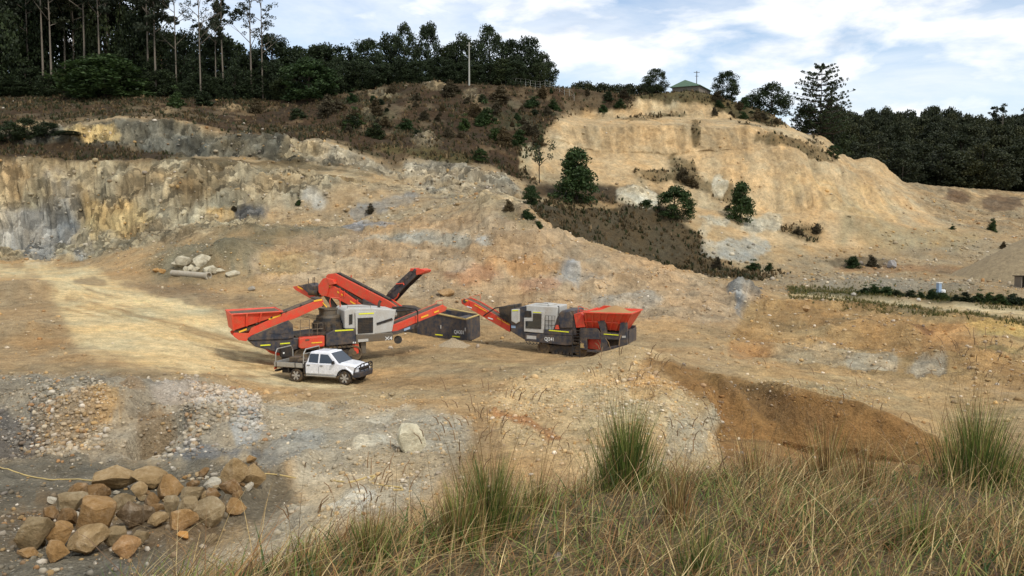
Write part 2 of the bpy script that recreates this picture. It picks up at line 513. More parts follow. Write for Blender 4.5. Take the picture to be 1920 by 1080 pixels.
# ------------------------------------------------------------------ terrain
# break lines from near to far: px -> (distance, photo row) or (distance, ('z', height))
Zv = lambda v: ('z', v)
LINES = [
 {-1300:(0.9,Zv(6.6)), 3200:(0.9,Zv(6.6))},
 {-1300:(3.0,1260), 0:(3.2,1250), 300:(3.8,1140), 420:(4.5,1088), 700:(6,1010), 900:(7,965), 1150:(8.5,905), 1500:(9,890), 1920:(9.5,885), 3200:(10,880)},
 {-1300:(12,Zv(1.9)), 0:(12.5,Zv(1.8)), 420:(13.5,Zv(1.6)), 700:(14,Zv(1.4)), 900:(15,Zv(1.2)), 1150:(16,Zv(1.0)), 1500:(17,Zv(.3)), 1920:(18,Zv(.2)), 3200:(18,Zv(.2))},
 {-1300:(18.5,1020), 0:(18.5,1015), 300:(18.5,1010), 500:(19,990), 700:(21,940), 900:(23,890), 1150:(26,850), 1350:(27,855), 1500:(27,880), 1920:(28,880), 3200:(28,880)},
 {-1300:(29,870), 0:(29,865), 200:(29,868), 270:(29,872), 330:(29,850), 450:(29,820), 700:(31,800), 900:(33,780), 1150:(35,758), 1240:(37,735), 1290:(37,748), 1310:(37,765), 1345:(37.5,818), 1400:(39.5,820), 1500:(38.5,846), 1780:(35.5,885), 1920:(34,860), 3200:(33,850)},
 {-1300:(37,715), 0:(37,715), 200:(37,712), 400:(37,725), 500:(38,742), 700:(39,745), 900:(41,728), 1000:(43,703), 1100:(46,674), 1190:(48,653), 1230:(49,660), 1300:(48,690), 1400:(44,715), 1500:(41,738), 1650:(39,780), 1780:(37,828), 1920:(36,805), 3200:(36,805)},
 {-1300:(50,650), 0:(50,650), 200:(49,652), 350:(48,672), 480:(47.5,700), 545:(47.2,716), 600:(46.6,720), 650:(46.2,722), 720:(47,712), 800:(50,690), 900:(52.5,672), 1000:(54,670), 1050:(55,668), 1100:(54.5,670), 1190:(55,668), 1300:(56,655), 1400:(54,680), 1500:(53,690), 1700:(50,720), 1920:(48,730), 3200:(48,730)},
 {-1300:(70,560), 0:(70,560), 150:(66,575), 300:(62,600), 450:(58,640), 560:(57,655), 800:(60,640), 900:(61,635), 1000:(60,640), 1150:(61,640), 1300:(61,640), 1500:(59,660), 1700:(57,680), 1920:(55,690), 3200:(55,690)},
 {-1300:(115,495), 0:(113,492), 150:(105,500), 280:(90,520), 400:(86,527), 550:(79,543), 700:(76,560), 850:(74,574), 1000:(72,588), 1150:(70,598), 1300:(68,610), 1400:(66,630), 1500:(65,637), 1700:(63,642), 1920:(61,648), 3200:(61,648)},
 {-1300:(122,480), 0:(121,480), 150:(115,484), 260:(108,457), 350:(104,440), 450:(103,429), 640:(103,432), 750:(101,428), 850:(101,405), 900:(101,385), 930:(101,378), 985:(100,381), 1010:(99,396), 1040:(98,420), 1100:(96,450), 1200:(93,482), 1300:(90,510), 1380:(87,530), 1440:(85,548), 1500:(83,560), 1600:(80,570), 1750:(76,583), 1920:(70,600), 3200:(55,640)},
 {-1300:(126,472), 0:(125,472), 150:(121,466), 260:(116,445), 350:(114,428), 450:(115,420), 640:(115,415), 750:(114,400), 850:(112,380), 930:(108,368), 985:(108,Zv(8.5)), 1040:(108,Zv(4.5)), 1200:(108,Zv(2)), 1300:(105,Zv(1)), 1400:(97,Zv(.8)), 1500:(92,553), 1600:(88,561), 1750:(84,572), 1920:(77,583), 3200:(60,615)},
 {-1300:(132,290), 0:(132,290), 90:(132,300), 200:(132,305), 280:(132,302), 350:(132,302), 480:(132,313), 560:(132,325), 640:(130,335), 740:(128,352), 800:(127,362), 900:(126,367), 985:(125,388), 1040:(126,400), 1100:(127,Zv(6)), 1200:(130,Zv(2.5)), 1300:(132,505), 1440:(135,510), 1560:(140,512), 1750:(140,515), 1920:(135,520), 3200:(110,540)},
 {-1300:(140,288), 0:(140,286), 120:(140,287), 280:(142,285), 400:(142,293), 480:(141,300), 600:(139,305), 700:(136,320), 790:(135,355), 960:(134,362), 1000:(138,375), 1100:(142,385), 1200:(145,395), 1290:(145,415), 1320:(144,430), 1400:(146,450), 1560:(150,470), 1700:(152,480), 1920:(150,490), 3200:(150,500)},
 {-1300:(147,245), 0:(147,245), 120:(147,237), 220:(147,222), 340:(147,230), 420:(146,250), 560:(144,265), 600:(144,262), 680:(142,296), 740:(142,318), 765:(143,302), 850:(145,305), 950:(147,325), 1000:(152,335), 1100:(156,350), 1200:(158,350), 1300:(160,385), 1400:(162,395), 1560:(168,415), 1700:(172,420), 1920:(175,440), 3200:(180,440)},
 {-1300:(165,215), 0:(165,215), 300:(165,205), 500:(165,235), 650:(165,240), 800:(165,240), 950:(167,250), 1040:(168,262), 1100:(170,285), 1250:(174,290), 1400:(176,282), 1500:(178,290), 1600:(182,330), 1700:(186,378), 1800:(190,415), 1920:(200,400), 3200:(210,400)},
 {-1300:(175,195), 0:(175,195), 300:(174,190), 500:(174,212), 650:(173,205), 800:(173,202), 950:(174,212), 1040:(173,226), 1100:(174,236), 1250:(178,237), 1400:(180,238), 1480:(184,246), 1560:(190,284), 1600:(194,320), 1700:(198,360), 1800:(203,385), 1920:(213,378), 3200:(220,378)},
 {-1300:(182,188), 0:(182,188), 300:(181,187), 500:(181,200), 650:(180,190), 800:(180,180), 950:(181,186), 1040:(183,205), 1100:(188,224), 1190:(190,217), 1250:(191,218), 1330:(192,222), 1400:(193,222), 1450:(194,232), 1480:(194,243), 1560:(198,276), 1600:(201,314), 1700:(206,350), 1800:(209,368), 1920:(219,370), 3200:(225,372)},
 {-1300:(190,182), 0:(190,180), 300:(188,185), 500:(188,190), 650:(186,175), 760:(186,156), 900:(187,158), 1060:(190,165), 1190:(195,181), 1240:(196,173), 1300:(197,171), 1345:(198,181), 1400:(198,200), 1450:(199,215), 1480:(200,238), 1540:(204,265), 1600:(208,308), 1655:(210,315), 1690:(212,342), 1790:(215,352), 1920:(225,362), 3200:(230,365)},
 {-1300:(250,Zv(39)), 900:(250,Zv(40)), 1200:(245,Zv(43.5)), 1330:(245,Zv(43.5)), 1480:(245,Zv(27)), 1600:(240,Zv(19)), 1920:(260,Zv(18)), 3200:(260,Zv(18))},
 {-1300:(390,Zv(40)), 1200:(390,Zv(40)), 1500:(390,Zv(38)), 1920:(390,Zv(34)), 3200:(390,Zv(34))},
 {-1300:(1500,Zv(20)), 3200:(1500,Zv(20))},
]
ROWS = [10, 26, 10, 26, 44, 52, 22, 22, 24, 56, 10, 52, 12, 34, 36, 26, 14, 20, 8, 8, 6]
ncols_vis = 1010
U = np.concatenate([np.linspace(-1.5, -0.66, 50, endpoint=False), np.linspace(-0.66, 0.66, ncols_vis, endpoint=False), np.linspace(0.66, 1.5, 50)])
PXU = 960 + U * F
def box_smooth(a, k):
    if k < 2: return a
    pad = np.pad(a, (k, k), mode='edge')
    ker = np.hanning(2 * k + 3)[1:-1]; ker /= ker.sum()
    return np.convolve(pad, ker, mode='valid')
LD, LZ = [], []
for li, L in enumerate(LINES):
    us, ds, zs = [], [], []
    for px in sorted(L):
        d, v = L[px]
        if isinstance(v, tuple):
            u = (px - 960) / F; z = v[1]
        else:
            p = at(px, v, d); u = p[0] / d; z = p[2]
        us.append(u); ds.append(d); zs.append(z)
    k = 16 if 11 <= li <= 17 else 26
    LD.append(box_smooth(np.interp(U, us, ds), k))
    LZ.append(box_smooth(np.interp(U, us, zs), 9 if 11 <= li <= 17 else 7 if li == 4 else 14))
D, Zt, SEG = [], [], []
for i in range(len(LINES) - 1):
    n = ROWS[i]
    ts = np.arange(n) / n
    for t in ts:
        D.append(LD[i] * (1 - t) + LD[i + 1] * t)
        Zt.append(LZ[i] * (1 - t) + LZ[i + 1] * t)
        SEG.append(i + t)
D.append(LD[-1]); Zt.append(LZ[-1]); SEG.append(len(LINES) - 1.0)
D = np.array(D); Zt = np.array(Zt); SEG = np.array(SEG)
# soften the profile breaks a little
for _ in range(2):
    Zt[1:-1] = 0.25 * Zt[:-2] + 0.5 * Zt[1:-1] + 0.25 * Zt[2:]
NR, NC = D.shape
X = D * U[None, :]
Y = D.copy()
Z = Zt.copy()
BPX, BPY = project(X, Y, Z)            # where each ground point appears in the photo
BPX = BPX.reshape(NR, NC); BPY = BPY.reshape(NR, NC)
SEGG = np.repeat(SEG[:, None], NC, 1)

def grid_normals(X, Y, Z):
    P = np.stack([X, Y, Z], -1)
    du = np.gradient(P, axis=1); dv = np.gradient(P, axis=0)
    n = np.cross(du, dv)
    n /= np.linalg.norm(n, axis=-1, keepdims=True) + 1e-9
    n *= np.sign(n[..., 2:3] + 1e-9)
    return n
N0 = grid_normals(X, Y, Z)
steep = np.clip(1 - N0[..., 2], 0, 1)

def ell(cx, cy, rx, ry, soft=0.5, rot=0.0, wob=0.6, seed=0):
    """soft wobbly patch on the ground (0..1)"""
    dx = BPX - cx; dy = BPY - cy
    c, s = math.cos(rot), math.sin(rot)
    a = (dx * c + dy * s) / rx; b = (-dx * s + dy * c) / ry
    r = np.sqrt(a * a + b * b) + wob * WOB1 + wob * 1.0 * WOB2
    return 1 - smooth(1 - soft * 0.6, 1 + soft * 0.15, r)
def psd(poly):
    """signed distance (photo pixels) to a polygon, negative inside"""
    P = np.array(poly, float)
    x0, y0 = P.min(0) - 60; x1, y1 = P.max(0) + 60
    out = np.full(BPX.shape, 60.0)
    sel = (BPX > x0) & (BPX < x1) & (BPY > y0) & (BPY < y1)
    x = BPX[sel]; y = BPY[sel]
    if x.size == 0: return out
    dmin = np.full(x.shape, 1e9); ins = np.zeros(x.shape, bool)
    for i in range(len(P)):
        a = P[i]; b = P[(i + 1) % len(P)]
        e = b - a
        t = np.clip(((x - a[0]) * e[0] + (y - a[1]) * e[1]) / (e @ e + 1e-9), 0, 1)
        dmin = np.minimum(dmin, np.hypot(x - a[0] - t * e[0], y - a[1] - t * e[1]))
        c = ((a[1] > y) != (b[1] > y)) & (x < (b[0] - a[0]) * (y - a[1]) / (b[1] - a[1] + 1e-12) + a[0])
        ins ^= c
    out[sel] = np.where(ins, -dmin, dmin)
    return out
WOB1 = fbm(X, Y, Z, 7.0, 4, 11)
WOB2 = 1.5 * fbm(X, Y, Z, 1.4 * np.clip(D / 45, 0.5, 4), 5, 12, gain=0.65)
def reg(poly, soft=10, wob=14):
    d = psd(poly) + wob * WOB1 + wob * 0.7 * WOB2
    return 1 - smooth(-soft, soft, d)
vis = lambda a, b: smooth(a, a + 0.25, SEGG) * (1 - smooth(b - 0.25, b, SEGG))
near_only = lambda lim: (1 - smooth(lim - 3, lim + 3, D))
beyond = lambda lim: smooth(lim - 4, lim + 4, D)

# ---------------- colours of the earth (soil and rock, plus shade painted in the left pit)
C = np.zeros((NR, NC, 3)); C[:] = s2l((182, 146, 98))
M = np.zeros((NR, NC, 3))
def put(mask, rgb, k=1.0):
    m = (np.clip(mask, 0, 1) * k)[..., None]
    C[:] = C * (1 - m) + s2l(rgb) * m
def mk(mask, ch, v=1.0):
    m = np.clip(mask, 0, 1)
    M[..., ch] = M[..., ch] * (1 - m) + v * m
mk(np.ones((NR, NC)), 1, 0.45)
# far valley flats + hills first (far), then near
far = beyond(118)
put(far, (176, 146, 104))
# left quarry walls
wallL = reg([(-1400,290),(90,298),(280,300),(480,312),(640,334),(760,356),(980,368),(1000,392),(900,420),(640,436),(450,432),(260,462),(140,490),(-1400,490)], 8, 8) * beyond(95)
put(wallL, (172, 152, 118)); mk(wallL, 0, 0.95); mk(wallL, 1, 0.2)
talus = reg([(640,345),(760,360),(980,372),(1000,395),(900,425),(640,436),(480,425),(520,385)], 18, 18) * beyond(95)
put(talus, (176, 148, 110)); mk(talus, 0, 0.25); mk(talus, 1, 0.8)
put(ell(30, 345, 60, 50, 0.7) * beyond(95), (190, 150, 96), 0.6)
put(ell(70, 430, 90, 60, 0.6) * beyond(95), (164, 156, 148), 0.85)
put(ell(110, 385, 40, 50, 0.6) * beyond(95), (150, 144, 136), 0.8)
put(ell(215, 405, 70, 40, 0.7) * beyond(95), (196, 160, 98), 0.85)
put(ell(255, 340, 60, 28, 0.7) * beyond(95), (122, 102, 72), 0.6)
put(ell(380, 350, 70, 45, 0.7) * beyond(95), (128, 104, 68), 0.8)
put(ell(330, 440, 70, 20, 0.6) * beyond(95), (128, 106, 76), 0.6)
put(ell(410, 398, 40, 16, 0.6) * beyond(95), (206, 160, 86), 0.85)
put(ell(462, 402, 28, 14, 0.5) * beyond(95), (92, 92, 96), 0.9)
put(ell(590, 375, 34, 20, 0.6) * beyond(95), (184, 176, 164), 0.7)
put(ell(700, 392, 60, 12, 0.6, -0.3) * beyond(95), (140, 134, 128), 0.8)
put(ell(560, 345, 90, 26, 0.7) * beyond(95), (158, 136, 102), 0.7)
# upper tier faces
up = reg([(-1400,250),(110,240),(220,222),(340,230),(420,250),(560,265),(600,262),(690,300),(745,325),(780,352),(700,335),(600,308),(480,302),(400,296),(330,292),(280,286),(-1400,288)], 6, 7) * beyond(136)
put(up, (106, 98, 82)); mk(up, 0, 1.0)
put(ell(180, 250, 45, 18, 0.6) * beyond(136), (206, 170, 104), 0.9)
put(ell(290, 262, 60, 26, 0.6) * beyond(136), (122, 114, 98), 0.8)
put(ell(640, 292, 90, 26, 0.6, 0.35) * beyond(136), (180, 160, 130), 0.95)
put(reg([(300,290),(420,296),(500,303),(600,310),(700,326),(700,332),(600,320),(480,312),(300,302)], 3, 5) * beyond(128), (92, 78, 52), 0.75)
put(ell(560, 285, 40, 14, 0.6) * beyond(136), (170, 150, 116), 0.7)
outc = reg([(755,302),(850,306),(950,326),(985,362),(900,367),(800,360),(760,325)], 6, 8) * beyond(130)
put(outc, (162, 146, 122)); mk(outc, 0, 1.0)
# dry grass on terraces and hill slopes
gr = reg([(-1400,170),(300,170),(650,165),(760,150),(1060,158),(1195,176),(1195,205),(1060,222),(1040,262),(985,320),(1000,345),(950,322),(850,300),(765,298),(740,315),(690,292),(600,258),(560,262),(420,246),(340,226),(220,218),(110,232),(-1400,240)], 7, 9) * beyond(140)
put(gr, (72, 54, 36)); mk(gr, 2, 1.0); mk(gr, 1, 0.1); mk(gr, 0, 0.1)
put(ell(1120, 215, 70, 12, 0.5) * beyond(150), (140, 112, 74), 0.7)
_p1 = smooth(0.05, 0.35, fbm(X, Y, Z, 9.0, 4, 61, gain=0.6)); _p2 = smooth(0.12, 0.4, fbm(X, Y, Z, 6.0, 4, 62, gain=0.6))
put(gr * _p1, (70, 66, 42), 0.85); put(gr * _p2, (128, 106, 76), 0.55); mk(gr * _p2, 2, 0.35)
ter = reg([(-1400,262),(0,262),(150,268),(330,288),(300,303),(200,306),(90,300),(-1400,292)], 5, 6) * beyond(128)
put(ter, (70, 53, 34)); mk(ter, 2, 1.0); mk(ter, 0, 0.0)
for cx, cy, rx, ry in ((815,162,40,9),(720,178,30,9),(880,178,24,14),(800,265,30,16),(855,350,40,6),(800,270,14,12),(430,205,30,5),(310,212,40,6),(260,185,20,5),(690,215,18,8)):
    m = ell(cx, cy, rx, ry, 0.5) * beyond(130)
    put(m, (150, 128, 94), 0.55); mk(m, 0, 0.9); mk(m, 2, 0.4)
put(ell(790, 288, 110, 10, 0.6, 0.12) * beyond(130), (96, 84, 46), 0.8)
put(ell(1005, 300, 28, 30, 0.5) * beyond(130), (196, 172, 130), 0.85)
# dark scrubby slope behind the ridge
dk = reg([(990,372),(1100,372),(1250,388),(1300,425),(1330,480),(1400,505),(1470,512),(1400,530),(1300,520),(1000,440)], 8, 10) * beyond(112)
put(dk, (84, 70, 48)); mk(dk, 2, 1.0); mk(dk, 1, 0.1)
put(reg([(985,350),(1040,345),(1160,345),(1240,360),(1240,385),(1100,378),(985,372)], 7, 8) * beyond(125), (80, 63, 42)); 
put(ell(1080, 385, 70, 6, 0.5) * beyond(112), (160, 132, 92), 0.8)
# sand hill
sh = reg([(1045,222),(1190,200),(1195,182),(1300,188),(1480,236),(1540,262),(1600,306),(1655,313),(1690,340),(1800,425),(1800,470),(1600,470),(1420,455),(1290,420),(1230,350),(1140,345),(1030,320),(990,330),(1010,265)], 7, 8) * beyond(130)
put(sh, (196, 162, 116)); mk(sh, 2, 0.0); mk(sh, 0, 0.12); mk(sh, 1, 0.15)
put(ell(1560, 380, 120, 40, 0.8, 0.3) * sh, (208, 172, 118), 0.7)
for cx, cy, rx, ry, rot in ((1478,268,62,14,0.15),(1285,322,42,22,0.4),(1225,325,30,16,0),(1330,352,60,18,0.4),(1400,208,80,20,0.15),(1240,216,60,7,-0.1),(1510,435,45,16,0),(1525,288,30,10,0.5),(1305,250,9,24,0)):
    m = ell(cx, cy, rx, ry, 0.5, rot) * beyond(130)
    put(m, (112, 92, 58), 0.8); mk(m, 2, 0.8)
for cx, cy, rx, ry in ((1330,420,42,22),(1345,350,16,22),(1190,365,30,14),(1220,372,20,14),(1420,420,40,16)):
    m = ell(cx, cy, rx, ry, 0.5) * beyond(130)
    put(m, (206, 190, 162), 0.8); mk(m, 0, 0.5); mk(m, 2, 0)
m = ell(1375, 470, 75, 26, 0.5) * beyond(125); put(m, (170, 162, 148), 0.9); mk(m, 1, 1.0); mk(m, 2, 0)
put(ell(1240, 195, 80, 10, 0.5) * beyond(150), (214, 182, 134), 0.6)
cg = reg([(1190,160),(1345,168),(1400,190),(1480,235),(1440,238),(1380,222),(1330,196),(1195,184)], 5, 6) * beyond(150)
put(cg, (98, 84, 52)); mk(cg, 2, 1.0); mk(cg, 0, 0)
# flats beyond the haul road, right
fl = reg([(1420,500),(1560,470),(1800,440),(2400,440),(2600,640),(1920,585),(1600,560),(1440,545)], 8, 10) * beyond(86)
put(fl, (164, 138, 102)); mk(fl, 1, 0.9)
put(ell(1650, 535, 120, 16, 0.6) * beyond(86), (154, 140, 118), 0.8)
put(ell(1700, 505, 140, 8, 0.6) * beyond(86), (150, 112, 74), 0.7)
put(ell(1600, 492, 60, 10, 0.5) * beyond(100), (96, 78, 54), 0.7)
put(ell(1700, 450, 120, 22, 0.7) * beyond(130), (172, 146, 102), 0.7)
rb = reg([(1690,345),(1800,350),(3300,362),(3300,450),(1800,440),(1740,395)], 7, 9) * beyond(178)
put(rb, (166, 138, 100)); mk(rb, 0, 0.4)
put(ell(1790, 372, 26, 14, 0.5) * beyond(178), (104, 78, 58), 0.8)
put(ell(1880, 380, 34, 14, 0.5) * beyond(178), (108, 82, 60), 0.8)
fo = smooth(17.1, 17.4, SEGG)
put(fo, (52, 46, 28)); mk(fo, 2, 1.0)
# haul road and its verges
rd = reg([(1480,551),(1600,560),(1750,570),(1920,583),(2700,620),(2700,650),(1920,598),(1750,578),(1600,565),(1480,555)], 2.5, 2) * beyond(45) * near_only(98)
vg = reg([(1480,541),(1600,549),(1750,560),(1920,573),(2700,610),(2700,690),(1920,612),(1750,590),(1600,573),(1480,560)], 6, 8) * beyond(45) * near_only(104)
put(vg, (84, 78, 44), 0.9); mk(vg, 2, 0.8)
put(rd, (204, 178, 132)); mk(rd, 2, 0.0); mk(rd, 1, 0.1)
# ramp and lower slope behind the machines
mid = near_only(117) * beyond(60)
ramp = reg([(250,500),(290,470),(430,428),(640,426),(700,436),(520,450),(480,500),(400,525),(300,530)], 14, 16) * mid
put(ramp, (142, 124, 92)); mk(ramp, 1, 0.9)
put(ell(420, 490, 60, 26, 0.6) * mid, (124, 110, 82), 0.9)
ls = reg([(470,500),(540,455),(700,432),(860,400),(985,380),(1100,452),(1300,512),(1440,552),(1400,620),(1200,600),(900,580),(560,545)], 12, 14) * mid
put(ls, (186, 152, 112)); mk(ls, 0, 0.38); mk(ls, 1, 0.75)
for cx, cy, rx, ry, c, k in ((975,490,70,24,(196,142,80),.7),(890,512,60,18,(182,126,86),.6),(1010,530,40,14,(188,126,88),.5),(1072,502,20,26,(164,160,158),.9),(1090,515,50,14,(170,160,148),.6),
                             (800,448,120,14,(178,166,146),.8),(905,447,22,12,(196,186,172),.8),(690,422,50,8,(150,146,148),.8),(740,455,16,20,(140,126,104),.6),(540,492,50,18,(198,158,96),.7),(640,490,60,22,(196,164,122),.6),
                             (1180,560,60,12,(186,170,150),.6),(860,490,40,18,(204,180,150),.6),(960,400,40,16,(120,106,66),.5),(985,415,28,14,(118,104,64),.5)):
    put(ell(cx, cy, rx, ry, 0.6) * mid, c, k)
m = ell(1397, 548, 32, 20, 0.4) * near_only(95) * beyond(55); put(m, (152, 150, 148), 0.95); mk(m, 0, 0.9)
m = ell(1395, 575, 18, 18, 0.4) * near_only(95) * beyond(55); put(m, (146, 142, 138), 0.8)
# right orange slope
osl = reg([(1400,560),(1500,558),(1750,586),(1920,606),(2700,660),(2700,760),(1920,735),(1700,720),(1500,690),(1360,650)], 14, 16) * near_only(90) * beyond(44)
put(osl, (178, 138, 82)); mk(osl, 0, 0.3); mk(osl, 1, 0.9)
for cx, cy, rx, ry, c, k in ((1780,640,60,26,(176,126,68),.55),(1600,605,90,20,(178,134,78),.5),(1735,692,40,20,(188,172,148),.6),(1540,665,90,20,(174,156,126),.5),(1650,680,50,18,(182,168,144),.6),(1870,615,50,16,(196,160,80),.7),
                             (1500,620,60,16,(172,140,92),.6),(1720,625,24,12,(122,80,42),.7),(1860,655,50,10,(110,100,52),.5),(1380,660,60,20,(166,118,66),.6),(1880,745,50,16,(172,162,148),.7)):
    put(ell(cx, cy, rx, ry, 0.6) * near_only(90) * beyond(36), c, k)
# floor: road, pads
nf_ = near_only(118)
put(reg([(-1400,486),(0,494),(90,500),(200,520),(330,560),(470,620),(560,690),(700,735),(520,735),(400,700),(240,690),(150,650),(110,590),(60,530),(-1400,510)], 14, 18) * nf_ * beyond(38), (226, 194, 138)); ROADM = reg([(-1400,486),(0,494),(90,500),(200,520),(330,560),(470,620),(560,690),(700,735),(520,735),(400,700),(240,690),(150,650),(110,590),(60,530),(-1400,510)], 14, 10) * nf_ * beyond(38); mk(ROADM, 1, 0.04); mk(ROADM, 0, 0.0)
put(reg([(-600,505),(60,512),(105,560),(130,640),(60,690),(-600,690)], 12, 16) * near_only(108) * beyond(38), (174, 142, 100), 0.7)
put(ell(180, 670, 110, 18, 0.6) * near_only(70), (170, 140, 100), 0.5)
put(ell(60, 640, 60, 18, 0.6) * near_only(80), (176, 134, 80), 0.6)
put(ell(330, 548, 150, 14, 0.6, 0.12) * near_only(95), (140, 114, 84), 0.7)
for k in range(26):
    cx = 130 + 16 * k + random.uniform(-20, 20); cy = 560 + 4.5 * k + random.uniform(-25, 25)
    put(ell(cx, cy, random.uniform(50, 130), random.uniform(2, 4), 0.6, 0.25 + random.uniform(-.08, .08), 0.2) * near_only(92) * beyond(40), random.choice([(178, 138, 84), (218, 184, 124), (166, 128, 80)]), 0.55)
for k in range(16):
    cx = random.uniform(420, 1000); cy = 690 + random.uniform(-25, 45)
    put(ell(cx, cy, random.uniform(60, 160), random.uniform(2, 4), 0.6, random.uniform(-.06, .06), 0.2) * near_only(56) * beyond(38), random.choice([(176, 138, 84), (208, 172, 112), (160, 124, 78)]), 0.5)
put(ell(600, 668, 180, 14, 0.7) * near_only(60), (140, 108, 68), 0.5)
# foreground ground
fg = near_only(37) * beyond(11)
lm = reg([(-1400,705),(200,700),(420,715),(500,745),(540,800),(480,860),(330,872),(-1400,880)], 14, 16) * near_only(40)
put(lm, (164, 144, 118)); mk(lm, 1, 1.0); mk(lm, 0, 0.25)
for cx, cy, rx, ry, c, k in ((20,815,60,55,(104,94,86),.9),(110,735,70,22,(146,130,108),.6),(430,755,60,30,(196,176,158),.85),(330,740,60,24,(190,166,146),.7),(290,800,52,40,(136,104,66),.7),(205,775,40,26,(176,134,74),.7),
                             (120,790,50,34,(158,132,100),.7),(450,800,40,26,(168,164,160),.7),(318,825,22,26,(104,80,52),.6),(245,745,40,14,(160,120,76),.6)):  # the small dark brown patch paints shade on the pit's right wall
    put(ell(cx, cy, rx, ry, 0.6) * near_only(41), c, k)
dg = reg([(-1400,862),(330,868),(520,850),(540,900),(600,950),(420,1010),(300,1100),(-1400,1100)], 16, 18) * near_only(33) * beyond(10)
put(dg, (120, 106, 86)); mk(dg, 1, 0.8)
put(ell(380, 850, 110, 14, 0.6) * near_only(36), (116, 110, 106), 0.8)
put(ell(230, 985, 230, 60, 0.6) * near_only(26), (134, 104, 68), 0.7)
wg = reg([(500,760),(560,745),(830,760),(900,800),(860,880),(760,960),(640,1010),(480,1100),(300,1100),(560,930),(540,860)], 18, 22) * near_only(38) * beyond(11)
put(wg, (182, 164, 138)); mk(wg, 1, 0.9)
for cx, cy, rx, ry, c, k in ((720,775,110,14,(196,182,160),.8),(770,815,30,28,(206,190,154),.9),(690,838,50,12,(210,196,172),.8),(650,945,60,26,(200,194,184),.8),(560,830,60,22,(172,164,152),.7),(600,1000,60,24,(204,186,152),.8),(850,800,50,12,(190,182,168),.7),
                             (760,890,60,26,(178,156,124),.6),(520,870,50,22,(160,146,128),.7),(470,1000,70,16,(160,142,112),.6)):
    put(ell(cx, cy, rx, ry, 0.6, -0.25) * near_only(42), c, k)
mound = reg([(960,720),(1010,695),(1100,668),(1190,648),(1240,665),(1290,735),(1345,800),(1345,880),(1100,900),(960,860),(900,770)], 12, 14) * near_only(50) * beyond(15)
put(mound, (206, 170, 118)); mk(mound, 1, 0.9)
put(ell(1290, 830, 60, 50, 0.5) * near_only(45), (182, 164, 134), 0.85)
put(ell(970, 795, 90, 9, 0.6, 0.28) * near_only(45), (174, 112, 54), 0.8)
put(ell(1230, 720, 40, 26, 0.6) * near_only(50), (190, 140, 74), 0.6)
tr = reg([(1215,678),(1300,688),(1460,735),(1600,765),(1800,840),(2000,880),(2000,1000),(1400,950),(1352,850),(1340,795),(1285,735)], 8, 8) * near_only(52) * beyond(19)
put(tr, (150, 108, 54)); mk(tr, 1, 0.35)
put(ell(1440, 770, 110, 22, 0.6, 0.35) * near_only(50), (124, 90, 50), 0.7)
put(reg([(1320,680),(1500,690),(1700,722),(2600,745),(2600,820),(1920,800),(1800,828),(1600,760),(1460,730)], 12, 14) * near_only(54) * beyond(30), (190, 152, 98), 0.9)
# grassy bank under the camera
bk = 1 - smooth(1.2, 1.9, SEGG)
put(bk, (112, 94, 64)); mk(bk, 2, 1.0); mk(bk, 1, 0.3)

# broken rock: cells with their own offset and tone, open joints between them
def worley(x, y, z, wl, seed):
    x, y, z = x / wl, y / wl, z / wl
    ix, iy, iz = np.floor(x), np.floor(y), np.floor(z)
    f1 = np.full(x.shape, 9.0); f2 = np.full(x.shape, 9.0); cv = np.zeros(x.shape)
    for a in (-1, 0, 1):
        for b_ in (-1, 0, 1):
            for c in (-1, 0, 1):
                jx, jy, jz = ix + a, iy + b_, iz + c
                dd = (jx + _hash(jx, jy, jz, seed) - x) ** 2 + (jy + _hash(jx, jy, jz, seed + 1) - y) ** 2 + (jz + _hash(jx, jy, jz, seed + 2) - z) ** 2
                nw = dd < f1
                f2 = np.where(nw, f1, np.minimum(f2, dd)); cv = np.where(nw, _hash(jx, jy, jz, seed + 3), cv); f1 = np.where(nw, dd, f1)
    return cv, np.sqrt(f2) - np.sqrt(f1)
frac = np.zeros_like(D); fcol = np.ones_like(D)
rs_ = (np.maximum(M[..., 0], 0.6 * np.clip(ls, 0, 1)) > 0.12) & (BPX > -150) & (BPX < 2070) & (D > 40) & (D < 215)
xs, ys, zs = X[rs_], Y[rs_], Z[rs_] * 1.25
wx = xs + 0.9 * WOB1[rs_] + 0.3 * WOB2[rs_]; wz = zs + 0.5 * WOB2[rs_]
c1, e1_ = worley(wx, ys, wz, 2.6, 81); c2, e2_ = worley(wx, ys, wz, 1.0, 85)
frac[rs_] = 1.1 * (c1 - .5) + 0.5 * (c2 - .5) - 0.35 * (1 - smooth(0, .12, e1_)) - 0.15 * (1 - smooth(0, .12, e2_))
fcol[rs_] = (0.78 + 0.44 * c1) * (0.80 + 0.40 * c2) * (0.72 + 0.28 * smooth(0, .10, e1_)) * (0.80 + 0.20 * smooth(0, .12, e2_))
C *= (1 + 0.6 * (fcol - 1) * np.clip(M[..., 0] * 1.1, 0, 1))[..., None]
